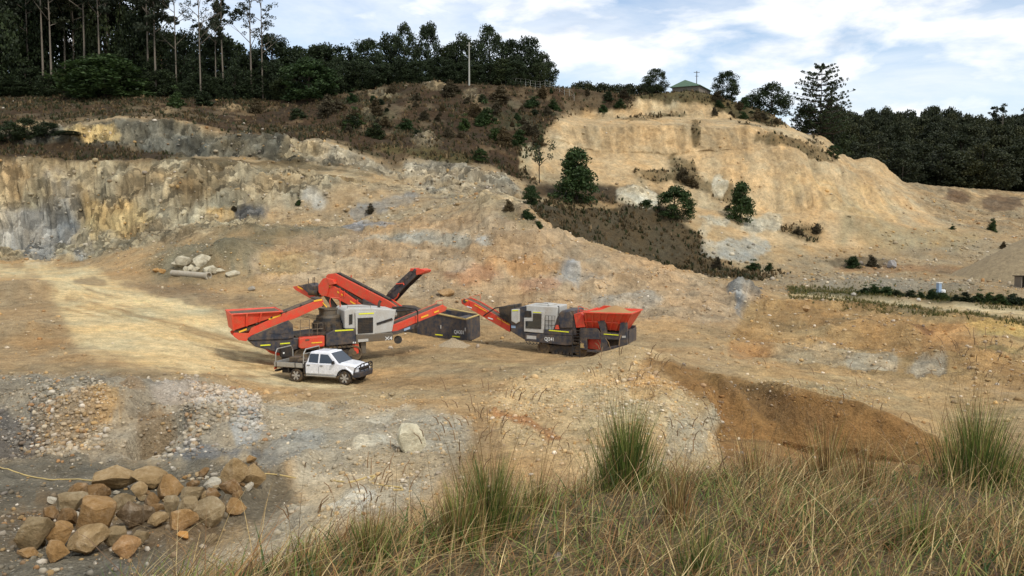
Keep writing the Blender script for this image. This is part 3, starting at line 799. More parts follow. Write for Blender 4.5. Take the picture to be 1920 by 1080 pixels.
# uneven mottling and ochre / grey drift of the material itself
_v = 1 + (0.34 + 0.25 * M[..., 0]) * fbm(X, Y, Z, 5.5, 5, 51, gain=0.65) + 0.24 * fbm(X, Y, Z, 1.3, 4, 52, gain=0.65)
_h = fbm(X, Y, Z, 4.0, 5, 53, gain=0.62)
_st = M[..., 0] * fbm(X, Y * 0.6, Z * 0.12, 1.6, 4, 54, gain=0.6)
C *= _v[..., None]
_rl = fbm(X + 0.8 * WOB1, Y * 0.25, Z * 0.05, 1.5, 4, 56, gain=0.6)
C *= (1 + 0.45 * sh * smooth(0.1, 0.3, steep) * _rl)[..., None]
C *= 1 + np.stack([0.22 * _h, 0.0 * _h, -0.34 * _h], -1)
C *= (1 + 0.3 * _st)[..., None]
_g = C.mean(-1, keepdims=True)
C = np.clip(0.95 * (0.82 * C + 0.18 * _g), 0.01, 0.8) * np.array([0.965, 1.0, 0.93])

# ---------------- relief
rock = M[..., 0]
Dn = np.clip(D / 45.0, 0.3, 3.0)
amp = 0.10 + 1.3 * smooth(0.02, 0.35, steep)
amp *= smooth(11, 16, D) * 1.0
pad_flat = np.maximum.reduce([ell(640, 690, 300, 45, 0.5, wob=0), ell(1050, 665, 190, 26, 0.5, wob=0)]) * near_only(64) * beyond(42)
pad_flat = np.maximum(pad_flat, 0.8 * np.clip(ROADM, 0, 1))
amp *= (1 - 0.85 * pad_flat)
big = fbm(X, Y, Z, 14.0, 3, 31)
med = fbm(X, Y, Z, 4.2, 5, 32)
rid = fbm(X * 0.8, Y, Z * 1.1, 5.0, 5, 33, ridged=True)
blocky = np.round(fbm(X, Y, Z * 0.8, 3.2, 3, 34) * 4) / 4
sandm = np.clip(sh, 0, 1)
rough_far = fbm(X, Y, Z, 1.3, 4, 39, gain=0.6)
rills = fbm(X * 1.0 + 0.6 * med, Y * 0.25, Z * 0.06, 2.3, 4, 35, ridged=True)
disp = amp * (0.75 * big + 0.45 * med) * (1 - 0.4 * sandm)
disp += rock * (0.9 * rid + 0.9 * blocky + 0.5 * med) * smooth(60, 110, D)
disp += rock * 0.25 * rid * (1 - smooth(60, 110, D)) * (1 - pad_flat)
disp += rock * 0.6 * frac * (0.45 + 0.55 * smooth(60, 100, D)) * (1 - pad_flat)
disp += rock * 0.55 * rough_far * smooth(60, 100, D) + np.clip(ls, 0, 1) * 0.32 * rough_far * (1 - pad_flat)
disp += sandm * (0.75 * rills + 0.45 * rid) * smooth(0.04, 0.30, steep)
gravel = M[..., 1]
disp += smooth(11, 16, D) * (1 - 0.8 * pad_flat) * (0.24 * fbm(X, Y, Z, 1.8, 4, 36, gain=0.6) + 0.10 * gravel * fbm(X, Y, Z, 0.5, 3, 37)) * (0.5 + 0.9 * gravel)
disp += M[..., 2] * beyond(80) * 0.5 * fbm(X, Y, Z, 2.2, 3, 38)
disp *= 1 - smooth(16.9, 17.3, SEGG) * 0.5
# step ledges in the sand hill
ledge = np.zeros_like(Z)
Xd = X + N0[..., 0] * disp; Yd = Y + N0[..., 1] * disp * smooth(11, 16, D); Zd = Z + N0[..., 2] * disp
# individual lumps, ruts and pits (photo px, row, radii in metres, height)
def lump(px, py, d, rx, ry, h, sharp=1.0):
    p = at(px, py, d)
    r2 = ((Xd - p[0]) / rx) ** 2 + ((Yd - p[1]) / ry) ** 2
    Zd[:] = Zd + h * np.exp(-r2 ** sharp * 1.6)
lump(690, 845, 28.0, 0.7, 2.6, 0.35); lump(640, 870, 26.5, 0.6, 1.5, 0.2); lump(720, 870, 26, 0.5, 2.0, 0.22)
lump(215, 770, 33.5, 1.5, 1.6, 0.8); lump(303, 818, 31.2, 1.1, 1.3, -1.5, 3); lump(430, 748, 35, 2.0, 1.5, 0.5); lump(120, 735, 36, 3.0, 1.5, 0.5); lump(250, 742, 35.5, 1.6, 1.3, 0.45); lump(270, 835, 30.0, 1.6, 1.0, -0.35); lump(150, 760, 34, 1.2, 1.2, 0.35)
lump(400, 770, 33, 1.6, 2.0, 0.35); lump(15, 820, 31, 1.4, 2, -0.6); lump(90, 800, 32, 1.0, 1.4, 0.3)
lump(420, 485, 91.0, 4.2, 4.5, 2.6); lump(340, 500, 95, 4.0, 3.5, 1.2)
lump(1397, 545, 84.0, 1.7, 2.0, 1.0); lump(1245, 720, 44.0, 1.2, 1.3, 0.25); lump(1440, 700, 49, 2.5, 1.5, 0.3)
lump(1600, 590, 70, 4.0, 3.5, 0.8); lump(1800, 650, 58, 3.0, 3.0, 0.7); lump(1700, 610, 66, 3, 3, 0.6)
lump(50, 560, 75, 6, 6, 1.2); lump(40, 640, 55, 3, 2.5, 0.6)
lump(1100, 720, 42, 2.5, 2, 0.25); lump(1180, 780, 33, 2, 2, 0.25)
lump(1640, 525, 112, 8, 5, 1.0); lump(1780, 530, 105, 8, 5, 0.8); lump(1870, 545, 98, 6, 5, 1.0)
lump(1635, 312, 208, 6, 5, 2.2); lump(1545, 262, 203, 5, 5, 1.2); lump(1640, 325, 190, 7, 6, 2.0); lump(1520, 350, 172, 9, 7, 1.8); lump(1600, 400, 165, 14, 8, 2.2)
for t in np.linspace(0, 1, 26):
    lump(600 - 300 * t, 880 + 170 * t + 12 * math.sin(t * 9), 25.5 - 8.3 * t, 0.5, 0.55, 0.16 + 0.06 * math.sin(t * 17))
# ruts along the tracks on the floor
rut = np.zeros_like(Z)
for k, (x0, y0, x1, y1) in enumerate(((60,512,700,735),(80,516,640,745),(150,560,900,735),(200,600,1000,710),(240,640,620,742),(120,540,520,672))):
    dx, dy = x1 - x0, y1 - y0
    t = np.clip(((BPX - x0) * dx + (BPY - y0) * dy) / (dx * dx + dy * dy), 0, 1)
    cxr = x0 + t * dx; cyr = y0 + t * dy + 30 * np.sin(t * math.pi) * (1 if k % 2 else 0.6)
    rr = np.abs(BPY - cyr - 6 * WOB1)
    rut -= 0.07 * (1 - smooth(0, 3.0, rr)) - 0.05 * (1 - smooth(2.5, 6, rr))
saw = lambda q: smooth(0.55, 1.0, q - np.floor(q)) - (q - np.floor(q))
Zd += np.clip(ls, 0, 1) * 0.55 * saw(Z / 1.5 + 0.55 * WOB1 + 0.12 * WOB2) * (1 - pad_flat)
Zd += np.clip(np.maximum(wallL, up), 0, 1) * 1.3 * saw(Z / 3.6 + 0.5 * WOB1 + 0.1 * WOB2) * smooth(0.05, 0.3, steep)
Zd += sandm * 0.9 * saw(Z / 4.5 + 0.7 * WOB1 + 0.1 * WOB2) * smooth(0.04, 0.2, steep)
Zd += np.clip(osl, 0, 1) * 0.35 * saw(Z / 0.9 + 0.9 * WOB1 + 0.2 * WOB2)
Zd += np.clip(lm, 0, 1) * 0.22 * saw(Z / 0.6 + 0.9 * WOB1 + 0.2 * WOB2)
Zd += rut * near_only(90) * beyond(38)
Zd += np.clip(np.maximum.reduce([mound, lm * 1.2, tr * .8, osl]), 0, 1.2) * 0.42 * fbm(X, Y, Z, 2.8, 4, 40, gain=0.55) * (1 - pad_flat)
lump(1185, 660, 47.5, 3.0, 1.6, 0.3)
for t in np.linspace(0, 1, 9):
    lump(1335 + 90 * t, 718 + 70 * t, 44 - 4.5 * t, 0.7, 0.9, 0.35); lump(1262 + 78 * t, 700 + 105 * t, 44.5 - 7.5 * t, 0.5, 0.6, 0.28)
GX, GY, GZ = Xd, Yd, Zd
idx = np.arange(NR * NC).reshape(NR, NC)
quads = np.stack([idx[:-1, :-1], idx[:-1, 1:], idx[1:, 1:], idx[1:, :-1]], -1).reshape(-1, 4)
Vt = np.stack([GX, GY, GZ], -1).reshape(-1, 3)
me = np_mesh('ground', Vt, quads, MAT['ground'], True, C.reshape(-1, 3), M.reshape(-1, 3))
ground = link_mesh('ground', me, None)
tag(ground, 'tan and grey quarry floor, benches, rock faces and sand hill', 'ground', kind='structure')
NG = grid_normals(GX, GY, GZ)
SPX, SPY = project(GX, GY, GZ)

def gz(x, y):
    """ground height at a plan position"""
    u = x / y
    j = np.interp(u, U, np.arange(NC))
    j0 = int(min(max(j, 0), NC - 2)); t = j - j0
    a = np.interp(y, GY[:, j0], GZ[:, j0]); b = np.interp(y, GY[:, j0 + 1], GZ[:, j0 + 1])
    return float(a * (1 - t) + b * t)
def ground_at(px, py, dmin=0, dmax=1e9):
    """first ground point the camera sees at a photo pixel"""
    u = (px - 960) / F
    for _ in range(2):
        j = int(np.clip(np.searchsorted(U, u), 0, NC - 1))
        c = SPY[:, j]
        ok = np.where((GY[:, j] > max(dmin, 1)) & (GY[:, j] < dmax) & (c <= py))[0]
        i = ok[0] if len(ok) else NR - 3
        d = GY[i, j]
        r = ray(px, py); u = r[0] / r[1]
    if i > 0 and abs(SPY[i - 1, j] - SPY[i, j]) > 1e-6 and SPY[i - 1, j] > py:
        t = (SPY[i - 1, j] - py) / (SPY[i - 1, j] - SPY[i, j])
        d = GY[i - 1, j] + (GY[i, j] - GY[i - 1, j]) * t
    x = u * d
    return np.array([x, d, gz(x, d)])
def on_ground(px, d):
    x = (px - 960) / F * d
    return np.array([x, d, gz(x, d)])
# ------------------------------------------------------------------ loose stones (far too many to count)
ICO_V = []
_t = (1 + 5 ** 0.5) / 2
for a_, b_ in ((-1, _t), (1, _t), (-1, -_t), (1, -_t)):
    ICO_V.append((a_, b_, 0))
for a_, b_ in ((-1, _t), (1, _t), (-1, -_t), (1, -_t)):
    ICO_V.append((0, a_, b_))
for a_, b_ in ((-1, _t), (1, _t), (-1, -_t), (1, -_t)):
    ICO_V.append((b_, 0, a_))
ICO_V = np.array(ICO_V) / math.sqrt(1 + _t * _t)
ICO_F = np.array([(0,11,5),(0,5,1),(0,1,7),(0,7,10),(0,10,11),(1,5,9),(5,11,4),(11,10,2),(10,7,6),(7,1,8),(3,9,4),(3,4,2),(3,2,6),(3,6,8),(3,8,9),(4,9,5),(2,4,11),(6,2,10),(8,6,7),(9,8,1)])
# order fix for the last four (x = +-t) vertices: (-t,0,-1)->... keep hull valid by rebuilding faces from geometry
def hull_faces(V):
    bm = bmesh.new()
    for v in V: bm.verts.new(v)
    bmesh.ops.convex_hull(bm, input=bm.verts)
    bm.verts.index_update()
    f = [tuple(v.index for v in q.verts) for q in bm.faces]
    bm.free()
    return np.array([q for q in f if len(q) == 3])
ICO_F = hull_faces(ICO_V)
def grid_sample(weight, n, rng):
    """n random ground points with probability ~ weight * area"""
    P = np.stack([GX, GY, GZ], -1)
    e1 = P[:-1, 1:] - P[:-1, :-1]; e2 = P[1:, :-1] - P[:-1, :-1]
    A = np.linalg.norm(np.cross(e1, e2), axis=-1)
    w = (A * weight[:-1, :-1]).ravel()
    w[~np.isfinite(w)] = 0
    k = rng.choice(w.size, n, p=w / w.sum())
    i, j = np.divmod(k, NC - 1)
    a, b = rng.random(n)[:, None], rng.random(n)[:, None]
    p = P[i, j] + e1[i, j] * a + e2[i, j] * b
    return p, i, j
def stones(name, label, weight, n, smin, smax, palette, seed, power=2.6, dscale=0.0, sink=0.25):
    rng = np.random.default_rng(seed)
    p, i, j = grid_sample(weight, n, rng)
    s = smin + (smax - smin) * rng.random(n) ** power
    s = s * (1 + dscale * p[:, 1])
    V = np.repeat(ICO_V[None], n, 0) * (1 + 0.45 * (rng.random((n, 12, 1)) - 0.5))
    V = V * (0.55 + 0.75 * rng.random((n, 1, 3)))
    ang = rng.random(n) * 6.283
    c, sn = np.cos(ang)[:, None], np.sin(ang)[:, None]
    x = V[..., 0] * c - V[..., 1] * sn; y = V[..., 0] * sn + V[..., 1] * c
    V = np.stack([x, y, V[..., 2] * 0.8], -1) * s[:, None, None]
    V = V + p[:, None, :] + NG[i, j][:, None, :] * (s * sink)[:, None, None]
    Fs = (ICO_F[None] + (np.arange(n) * 12)[:, None, None]).reshape(-1, 3)
    pal = np.array([s2l(q) for q in palette])
    base = C[i, j]
    k = rng.integers(0, len(pal), n)
    mixk = rng.random((n, 1)) ** 1.6 * 0.7 + 0.05
    cc = (base * (1 - mixk) + pal[k] * mixk) * (0.75 + 0.5 * rng.random((n, 1)))
    me = np_mesh(name, V.reshape(-1, 3), Fs, MAT['stones'], False, np.repeat(cc, 12, 0))
    o = link_mesh(name, me, None)
    tag(o, label, 'stones', kind='stuff')
    return o
in_view = ((SPX > -250) & (SPX < 2170)).astype(float)
PAL = [(206, 190, 160), (176, 160, 136), (150, 140, 128), (200, 160, 100), (170, 124, 76), (222, 210, 190)]
clear = 1 - np.clip(pad_flat, 0, 1) * 0.8
g2 = M[..., 1] ** 1.5 * (1 - M[..., 2]) * in_view
patch = 0.25 + 0.75 * smooth(-0.1, 0.35, fbm(X, Y, Z, 3.0, 4, 71))
stones('foreground_gravel', 'pale gravel and broken stones strewn over the near quarry floor', g2 * patch * clear * (D > 14) * (D < 40), 17500, 0.015, 0.095, PAL, 3, 5.0)
stones('rubble_stones', 'loose rubble on the slope behind the machines and beside the haul road', g2 * patch * clear * (D > 38) * (D < 112) * (0.4 + steep), 13000, 0.03, 0.19, PAL, 4, 4.5)
stones('far_rubble', 'scattered rubble below the far walls and sand hill', (g2 * patch + 0.25 * M[..., 0] * (steep < 0.5)) * (D > 108) * (D < 200), 5500, 0.10, 0.42, PAL, 5, 3.6)
# denser spill of pale stones on the left mound and under the wall
spill = np.maximum.reduce([ell(110, 800, 110, 60, 0.8), ell(420, 770, 70, 50, 0.8), ell(300, 840, 60, 30, 0.8)]) * near_only(40)
stones('mound_stones', 'white and ochre stones spilled down the grey mound near the boulders', spill * (D > 14), 5000, 0.02, 0.14, PAL, 6, 3.6)
spill2 = np.maximum.reduce([ell(1180, 760, 160, 60, 0.8), ell(1330, 790, 30, 60, 0.8), ell(1560, 745, 200, 26, 0.8), ell(1000, 760, 120, 40, .8)]) * near_only(52)
stones('bank_stones', 'small stones lying on the tan mound above the brown trench', spill2 * (D > 20), 4500, 0.015, 0.085, PAL, 8, 4.0)

# ------------------------------------------------------------------ boulders
def rock_mesh(name, seed, sub=3):
    bm = bmesh.new()
    bmesh.ops.create_icosphere(bm, subdivisions=sub, radius=1.0)
    V = np.array([v.co[:] for v in bm.verts])
    rng = np.random.default_rng(seed)
    for k in range(18):
        n = rng.normal(size=3); n /= np.linalg.norm(n)
        h = 0.44 + 0.34 * rng.random()
        e = V @ n - h
        V = V - np.where(e > 0, e, 0)[:, None] * n
    off = rng.random(3) * 50
    r = 1 + 0.08 * fbm(V[:, 0] + off[0], V[:, 1] + off[1], V[:, 2] + off[2], 0.9, 3, seed) + 0.06 * fbm(V[:, 0] + off[0], V[:, 1], V[:, 2], 0.42, 3, seed + 5, ridged=True)
    V = V * r[:, None]
    V -= (V.max(0) + V.min(0)) / 2
    V /= (V.max(0) - V.min(0)) / 2
    for v, c in zip(bm.verts, V): v.co = c
    me = bpy.data.meshes.new(name)
    bm.to_mesh(me); bm.free()
    me.materials.append(MAT['boulder'])
    return me
ROCKS = [rock_mesh('boulder', 100 + k) for k in range(12)]
ROCKS_LO = [rock_mesh('rock', 200 + k, 2) for k in range(6)]
def place_rock(name, px, py_bottom, wpx, hpx, rgb, label, group=None, k=0, d=None, lo=False, depth=1.0, sink=0.12, tilt=0.0, cat='boulder'):
    g = ground_at(px, py_bottom, 10) if d is None else on_ground(px, d)
    s = g[1] / F
    w, h = wpx * s / 2, hpx * s / 2 * 1.06
    me = (ROCKS_LO if lo else ROCKS)[k % (6 if lo else 12)]
    o = bpy.data.objects.new(name, me)
    col.objects.link(o)
    y = g[1] + w * 0.8 * depth
    x = g[0] * y / g[1]
    zg = gz(x, y)
    zb = min(zg, g[2] + 0.25 * h)
    o.location = (x, y, g[2] + h * (1 - sink))
    o.scale = (w, w * 0.85 * depth, h)
    o.rotation_euler = (0, tilt, random.choice((0, math.pi)) + random.uniform(-.25, .25))
    o.color = (*s2l(rgb), 1)
    tag(o, label, cat, group)
    return o
OCH, ORG, GRY, BRN, PAL_, DRK = (180, 150, 104), (178, 138, 86), (164, 142, 104), (146, 112, 70), (214, 204, 180), (128, 106, 78)
GB = 'boulders heaped on the dark floor beside the hose'
BL = [  # crop x, crop y centre, w, h, colour, label
 (760,228,290,140,OCH,'long ochre boulder lying along the top of the heap'),
 (960,222,210,120,OCH,'ochre slab boulder behind the long one at the heap top'),
 (1090,265,170,150,ORG,'orange-brown boulder at the end of the heap top row'),
 (625,312,150,120,BRN,'brown boulder tucked under the end of the long ochre boulder'),
 (455,375,190,110,GRY,'grey flat-topped boulder behind the biggest orange boulder'),
 (505,285,120,80,BRN,'low brown boulder at the back edge of the heap'),
 (325,432,95,85,BRN,'small brown boulder at the back above the grey corner boulder'),
 (240,568,225,205,GRY,'big grey boulder at the outer corner of the heap'),
 (395,582,150,150,ORG,'rough ochre boulder beside the big grey corner boulder'),
 (435,470,160,110,BRN,'brown boulder wedged behind the rough ochre boulder'),
 (622,468,250,225,ORG,'biggest squarish orange boulder in the middle of the heap'),
 (790,352,145,90,GRY,'grey boulder in the shadow under the long ochre boulder'),
 (835,450,165,175,DRK,'dark grey-brown boulder beside the biggest orange boulder'),
 (897,292,95,105,OCH,'small upright ochre boulder under the heap top row'),
 (977,340,95,85,BRN,'small brown boulder between upright ochre and orange boulders'),
 (1000,408,120,66,BRN,'flat brown boulder in the hollow of the heap'),
 (1100,392,98,132,GRY,'upright grey oblong boulder in the heap'),
 (1015,476,125,82,OCH,'low ochre boulder in front of the upright grey one'),
 (1215,392,125,115,GRY,'grey boulder beside the upright oblong boulder'),
 (1240,312,140,95,GRY,'pale grey rounded boulder in the back row'),
 (1372,247,105,74,PAL_,'small whitish boulder perched near the pointed ochre boulder'),
 (1370,308,115,74,BRN,'brown boulder below the small whitish boulder'),
 (1485,268,130,86,BRN,'flat brown boulder under the pointed ochre boulder'),
 (1510,172,155,175,OCH,'pointed ochre boulder standing tall at the heap end'),
 (1636,212,155,160,OCH,'round ochre boulder next to the pointed one'),
 (1345,447,190,176,GRY,'large grey boulder with orange stain at the heap front'),
 (1510,392,150,105,ORG,'rust-brown boulder at the outer end of the heap'),
 (1175,492,180,135,ORG,'orange boulder with grey top in front of the heap'),
 (1180,576,76,52,(214,150,64),'small bright ochre stone in front of the orange boulder'),
 (570,626,250,160,OCH,'wide ochre boulder at the front foot of the heap'),
 (752,592,145,125,GRY,'grey-ochre boulder at the front foot of the heap'),
 (907,592,115,92,GRY,'small grey angular boulder in front of the heap'),
 (820,662,165,115,(184,140,90),'orange and white split boulder at the very front'),
 (372,682,175,115,ORG,'low rust boulder below the rough ochre boulder'),
 (185,690,120,52,ORG,'flat orange slab lying in front of the corner boulder'),
 (1360,590,84,56,GRY,'small smooth grey stone lying apart in front of the heap'),
 (935,430,110,110,DRK,'dark boulder in the shaded hollow of the heap'),
 (1245,245,80,60,BRN,'small brown stone behind the pale rounded boulder'),
]
for k, (cx, cy, w, h, c, lab) in enumerate(BL):
    q = 0.2917
    place_rock('boulder', cx * q, 840 + (cy + h / 2) * q, w * q * 1.08, h * q * 1.10, c, lab, GB, k, tilt=random.uniform(-.12, .12))
rr_ = random.Random(3)
for k in range(60):
    cx = rr_.uniform(120, 1650); t_ = (cx - 120) / 1530
    cy = (720 - 330 * t_) - rr_.random() * 330 + rr_.uniform(-20, 60)
    s_ = rr_.choice((26, 34, 44, 56, 70))
    place_rock('rock', cx * .2917, 840 + cy * .2917, s_ * .2917, s_ * .2917 * rr_.uniform(.6, .9), rr_.choice((OCH, ORG, GRY, BRN, PAL_, DRK)), 'small broken rock lying among the heaped boulders', 'small rocks among the boulders', k, lo=True, cat='rock', tilt=rr_.uniform(-.3, .3))
GP = 'pale rocks beside the concrete pipe'
RP = [(330,500,12,9),(345,497,20,15),(360,508,16,10),(375,497,18,17),(386,489,13,10),(392,510,16,10),(352,509,12,8),(400,512,12,10),(412,511,13,7),(436,517,18,8),(367,510,10,8),(305,511,9,6),(292,509,9,6)]
RL = ['small pale rock furthest up the grey scree by the pipe','chunky pale rock behind the middle of the concrete pipe','flat pale rock touching the concrete pipe','tall cream rock behind the pipe end','cream rock perched highest on the scree','cream rock at the open end of the pipe','low pale rock behind the pipe','round cream rock just past the pipe end','square cream rock past the pipe end','long cream rock lying apart from the pipe','small pinkish rock against the pipe','ochre rock beyond the far pipe end','small ochre rock furthest from the pipe']
for k, ((px, py, w, h), lab) in enumerate(zip(RP, RL)):
    place_rock('rock', px, py + h / 2, w * 1.5, h * 1.6, (204, 194, 166) if k < 11 else (196, 150, 90), lab, GP, k, lo=True, cat='rock', sink=-.02)
place_rock('rock', 836, 557, 34, 15, (176, 140, 94), 'single tan rock on the floor behind the screening plant', None, 3, lo=True, cat='rock')
place_rock('rock', 473, 546, 15, 10, (170, 162, 146), 'small grey rock alone beside the tan road', None, 2, lo=True, cat='rock')
place_rock('boulder', 772, 850, 56, 62, (240, 230, 196), 'half-buried cream boulder in the white rubble', None, 5, sink=0.35)
place_rock('rock', 1600, 556, 9, 7, (214, 206, 190), 'small white rock at the haul road edge', None, 1, lo=True, cat='rock')
place_rock('rock', 1722, 566, 9, 7, (226, 222, 212), 'white rock on the verge of the haul road', None, 4, lo=True, cat='rock')
place_rock('rock', 1512, 585, 16, 13, (196, 160, 112), 'tan rock on the orange slope', None, 0, lo=True, cat='rock')
place_rock('boulder', 1672, 505, 18, 18, (162, 160, 158), 'grey pointed boulder below the sand hill', None, 6)

# concrete pipe lying beside the rocks
ga = ground_at(323, 517, 60); gb = ground_at(392, 523, 60)
pa = Vector(ga) + Vector((0, 0, .30)); pb = Vector(gb) + Vector((0, 0, .30))
mid_ = (pa + pb) / 2
pipe = empty('concrete_pipe', (mid_.x, mid_.y, mid_.z - .30), 0, 'long grey concrete pipe lying in front of the pale rocks', 'pipe')
ax = (pb - pa); L_ = ax.length; ax.normalize()
def pipe_part(nm, prof, x0):
    m = MB().lathe([(r, h) for r, h in prof], (0, 0, 0), 24, 'x')
    o = m.build(nm, 'concrete', pipe, smooth_=False)
    o.rotation_mode = 'QUATERNION'
    o.rotation_quaternion = ax.to_track_quat('X', 'Z')
    o.location = ax * x0 + Vector((0, 0, .30))
    return o
pipe_part('barrel', [(.22, -L_ / 2 + 0.01), (.30, -L_ / 2), (.30, L_ / 2 - .35), (.22, L_ / 2 - .35)], 0)
pipe_part('socket', [(.31, 0), (.39, .06), (.40, .34), (.29, .35), (.28, .05)], L_ / 2 - .35)

# hoses
def hose(pts, r, label, d=None):
    path = []
    for k in range(len(pts) - 1):
        for t in np.linspace(0, 1, 8, endpoint=False):
            px = pts[k][0] * (1 - t) + pts[k + 1][0] * t; py = pts[k][1] * (1 - t) + pts[k + 1][1] * t
            g = ground_at(px, py, 14, 60)
            path.append(Vector((g[0], g[1], g[2] + r * 0.7)))
    for _ in range(3):
        path = [path[0]] + [(path[i - 1] + path[i] * 2 + path[i + 1]) / 4 for i in range(1, len(path) - 1)] + [path[-1]]
    path = [Vector((p.x, p.y, max(p.z, gz(p.x, p.y) + r * 0.6))) for p in path]
    o = MB().tube(path, r, 8).build('hose', 'hose', None, smooth_=True)
    return tag(o, label, 'hose')
hose([(-60, 862), (10, 880), (50, 893), (95, 901), (140, 899), (182, 903)], .022, 'long tan hose running across dark dirt towards the boulder heap')
hose([(390, 900), (470, 889), (520, 891), (560, 899)], .02, 'short tan hose emerging behind the pointed ochre boulder')
hose([(620, 902), (655, 906), (690, 896), (705, 893), (690, 905), (720, 912), (752, 915), (756, 920), (735, 920)], .025, 'coiled yellowish hose lying on the white rubble')
# ------------------------------------------------------------------ machines
class Frame:
    """a machine's own axes: x along its length (to the right in the photo), y away from the viewer, z up; traced from crops of the photo"""
    def __init__(self, px, py, d, yaw, crop, name, label, cat, zoff=None):
        self.crop = crop
        self.A = at(px, py, d)
        if zoff is not None: self.A[2] = zoff
        self.e1 = np.array([math.cos(yaw), math.sin(yaw), 0.0]); self.e2 = np.array([-math.sin(yaw), math.cos(yaw), 0.0])
        self.root = empty(name, self.A, yaw, label, cat)
        self.O = np.array([0, 0, CAMZ])
    def xz(self, cx, cy, y=0.0):
        ox, oy, k = self.crop
        r = ray(ox + cx / k, oy + cy / k)
        t = (y - (self.O - self.A) @ self.e2) / (r @ self.e2)
        p = self.O + r * t - self.A
        return float(p @ self.e1), float(p[2])
    def p3(self, cx, cy, y):
        x, z = self.xz(cx, cy, y)
        return (x, y, z)
    def prism(self, name, pts, y0, y1, mat, bevel=0.0, parent=None, yref=None):
        q = [self.xz(a, b, y0 if yref is None else yref) for a, b in pts]
        return MB().prism(q, y0, y1).build(name, mat, parent or self.root, bevel)
    def tubes(self, name, paths, r, mat, y=0.0, parent=None, n=6):
        m = MB()
        for path in paths:
            m.tube([self.p3(c[0], c[1], c[2] if len(c) > 2 else y) for c in path], r, n)
        return m.build(name, mat, parent or self.root)
    def strip(self, name, a, b, h, y, mat, parent=None):
        """thin reflective strip from a to b (crop px), h crop px high"""
        q = [self.xz(a[0], a[1] + h, y), self.xz(b[0], b[1] + h, y), self.xz(b[0], b[1], y), self.xz(a[0], a[1], y)]
        return MB().prism(q, y - 0.012, y).build(name, mat, parent or self.root)
    def text(self, s, a, b, hpx, y, mat='white', parent=None):
        """lettering from crop point a (bottom left) to b (bottom right)"""
        cu = bpy.data.curves.new('lettering', 'FONT')
        cu.body = s; cu.size = 1.0; cu.extrude = 0.004; cu.offset = 0.012; cu.resolution_u = 3
        tmp = bpy.data.objects.new('lettering_tmp', cu)
        col.objects.link(tmp)
        bpy.context.view_layer.update()
        dg = bpy.context.evaluated_depsgraph_get()
        me = bpy.data.meshes.new_from_object(tmp.evaluated_get(dg))
        bpy.data.objects.remove(tmp)
        V = np.array([v.co[:] for v in me.vertices])
        V -= V.min(0); V /= np.maximum(V.max(0), 1e-6)
        xa, za = self.xz(a[0], a[1], y); xb, zb = self.xz(b[0], b[1], y)
        xc, zc = self.xz(a[0], a[1] - hpx, y)
        for v, q in zip(me.vertices, V):
            v.co = (xa + (xb - xa) * q[0], y - 0.002 - 0.012 * q[2], za + (zb - za) * q[0] + (zc - za) * q[1])
        me.materials.clear()
        me.materials.append(MAT[mat])
        return link_mesh('lettering', me, None, parent or self.root)
    def crawler(self, x0, x1, z0, z1, y0, y1, nroll=6):
        """endless track: belt of shoes round sprocket, idler and rollers"""
        r = (z1 - z0) / 2; zc = (z0 + z1) / 2
        def stad(rr):
            pts = []
            for k in range(11):
                a = math.pi / 2 + math.pi * k / 10
                pts.append((x0 + r + rr * math.cos(a), zc + rr * math.sin(a)))
            for k in range(11):
                a = -math.pi / 2 + math.pi * k / 10
                pts.append((x1 - r + rr * math.cos(a), zc + rr * math.sin(a)))
            return pts
        o_, i_ = stad(r), stad(r - 0.09)
        n = len(o_)
        P = [(x, y0, z) for x, z in o_] + [(x, y0, z) for x, z in i_] + [(x, y1, z) for x, z in o_] + [(x, y1, z) for x, z in i_]
        f = []
        for k in range(n):
            j = (k + 1) % n
            f += [(k, j, n + j, n + k), (2 * n + k, 3 * n + k, 3 * n + j, 2 * n + j), (k, 2 * n + k, 2 * n + j, j), (n + k, n + j, 3 * n + j, 3 * n + k)]
        tr = MB().poly(P, f).build('crawler_track', 'track', self.root)
        m = MB()
        per = 2 * (x1 - x0 - 2 * r); cnt = int((x1 - x0 - 2 * r) / 0.16)
        for k in range(cnt):
            xx = x0 + r + (k + .5) * (x1 - x0 - 2 * r) / cnt
            m.box(xx - .05, xx + .03, y0 - .01, y1 + .01, z1, z1 + .035); m.box(xx - .05, xx + .03, y0 - .01, y1 + .01, z0 - .035, z0)
        tag(m.build('track_shoes', 'track', tr), kind='stuff')
        MB().box(x0 + r, x1 - r, y0 + .08, y1 - .05, zc - r * .45, zc + r * .5).build('track_frame', 'darkmetal', tr, 0.03)
        for xx in (x0 + r, x1 - r):
            w = MB().lathe([(r * .3, 0), (r * .3, .03), (r * .75, .05), (r - .1, .05), (r - .1, y1 - y0 - .1), (r * .5, y1 - y0 - .1)], (xx, y0 + .03, zc), 20, 'y').build('sprocket', 'track', tr)
        for k in range(nroll):
            xx = x0 + r * 2 + (k + .5) * (x1 - x0 - 4 * r) / nroll
            MB().lathe([(.03, 0), (.11, .01), (.11, .25)], (xx, y0 + .04, z0 + .2), 12, 'y').build('roller', 'darkmetal', tr)
        return tr

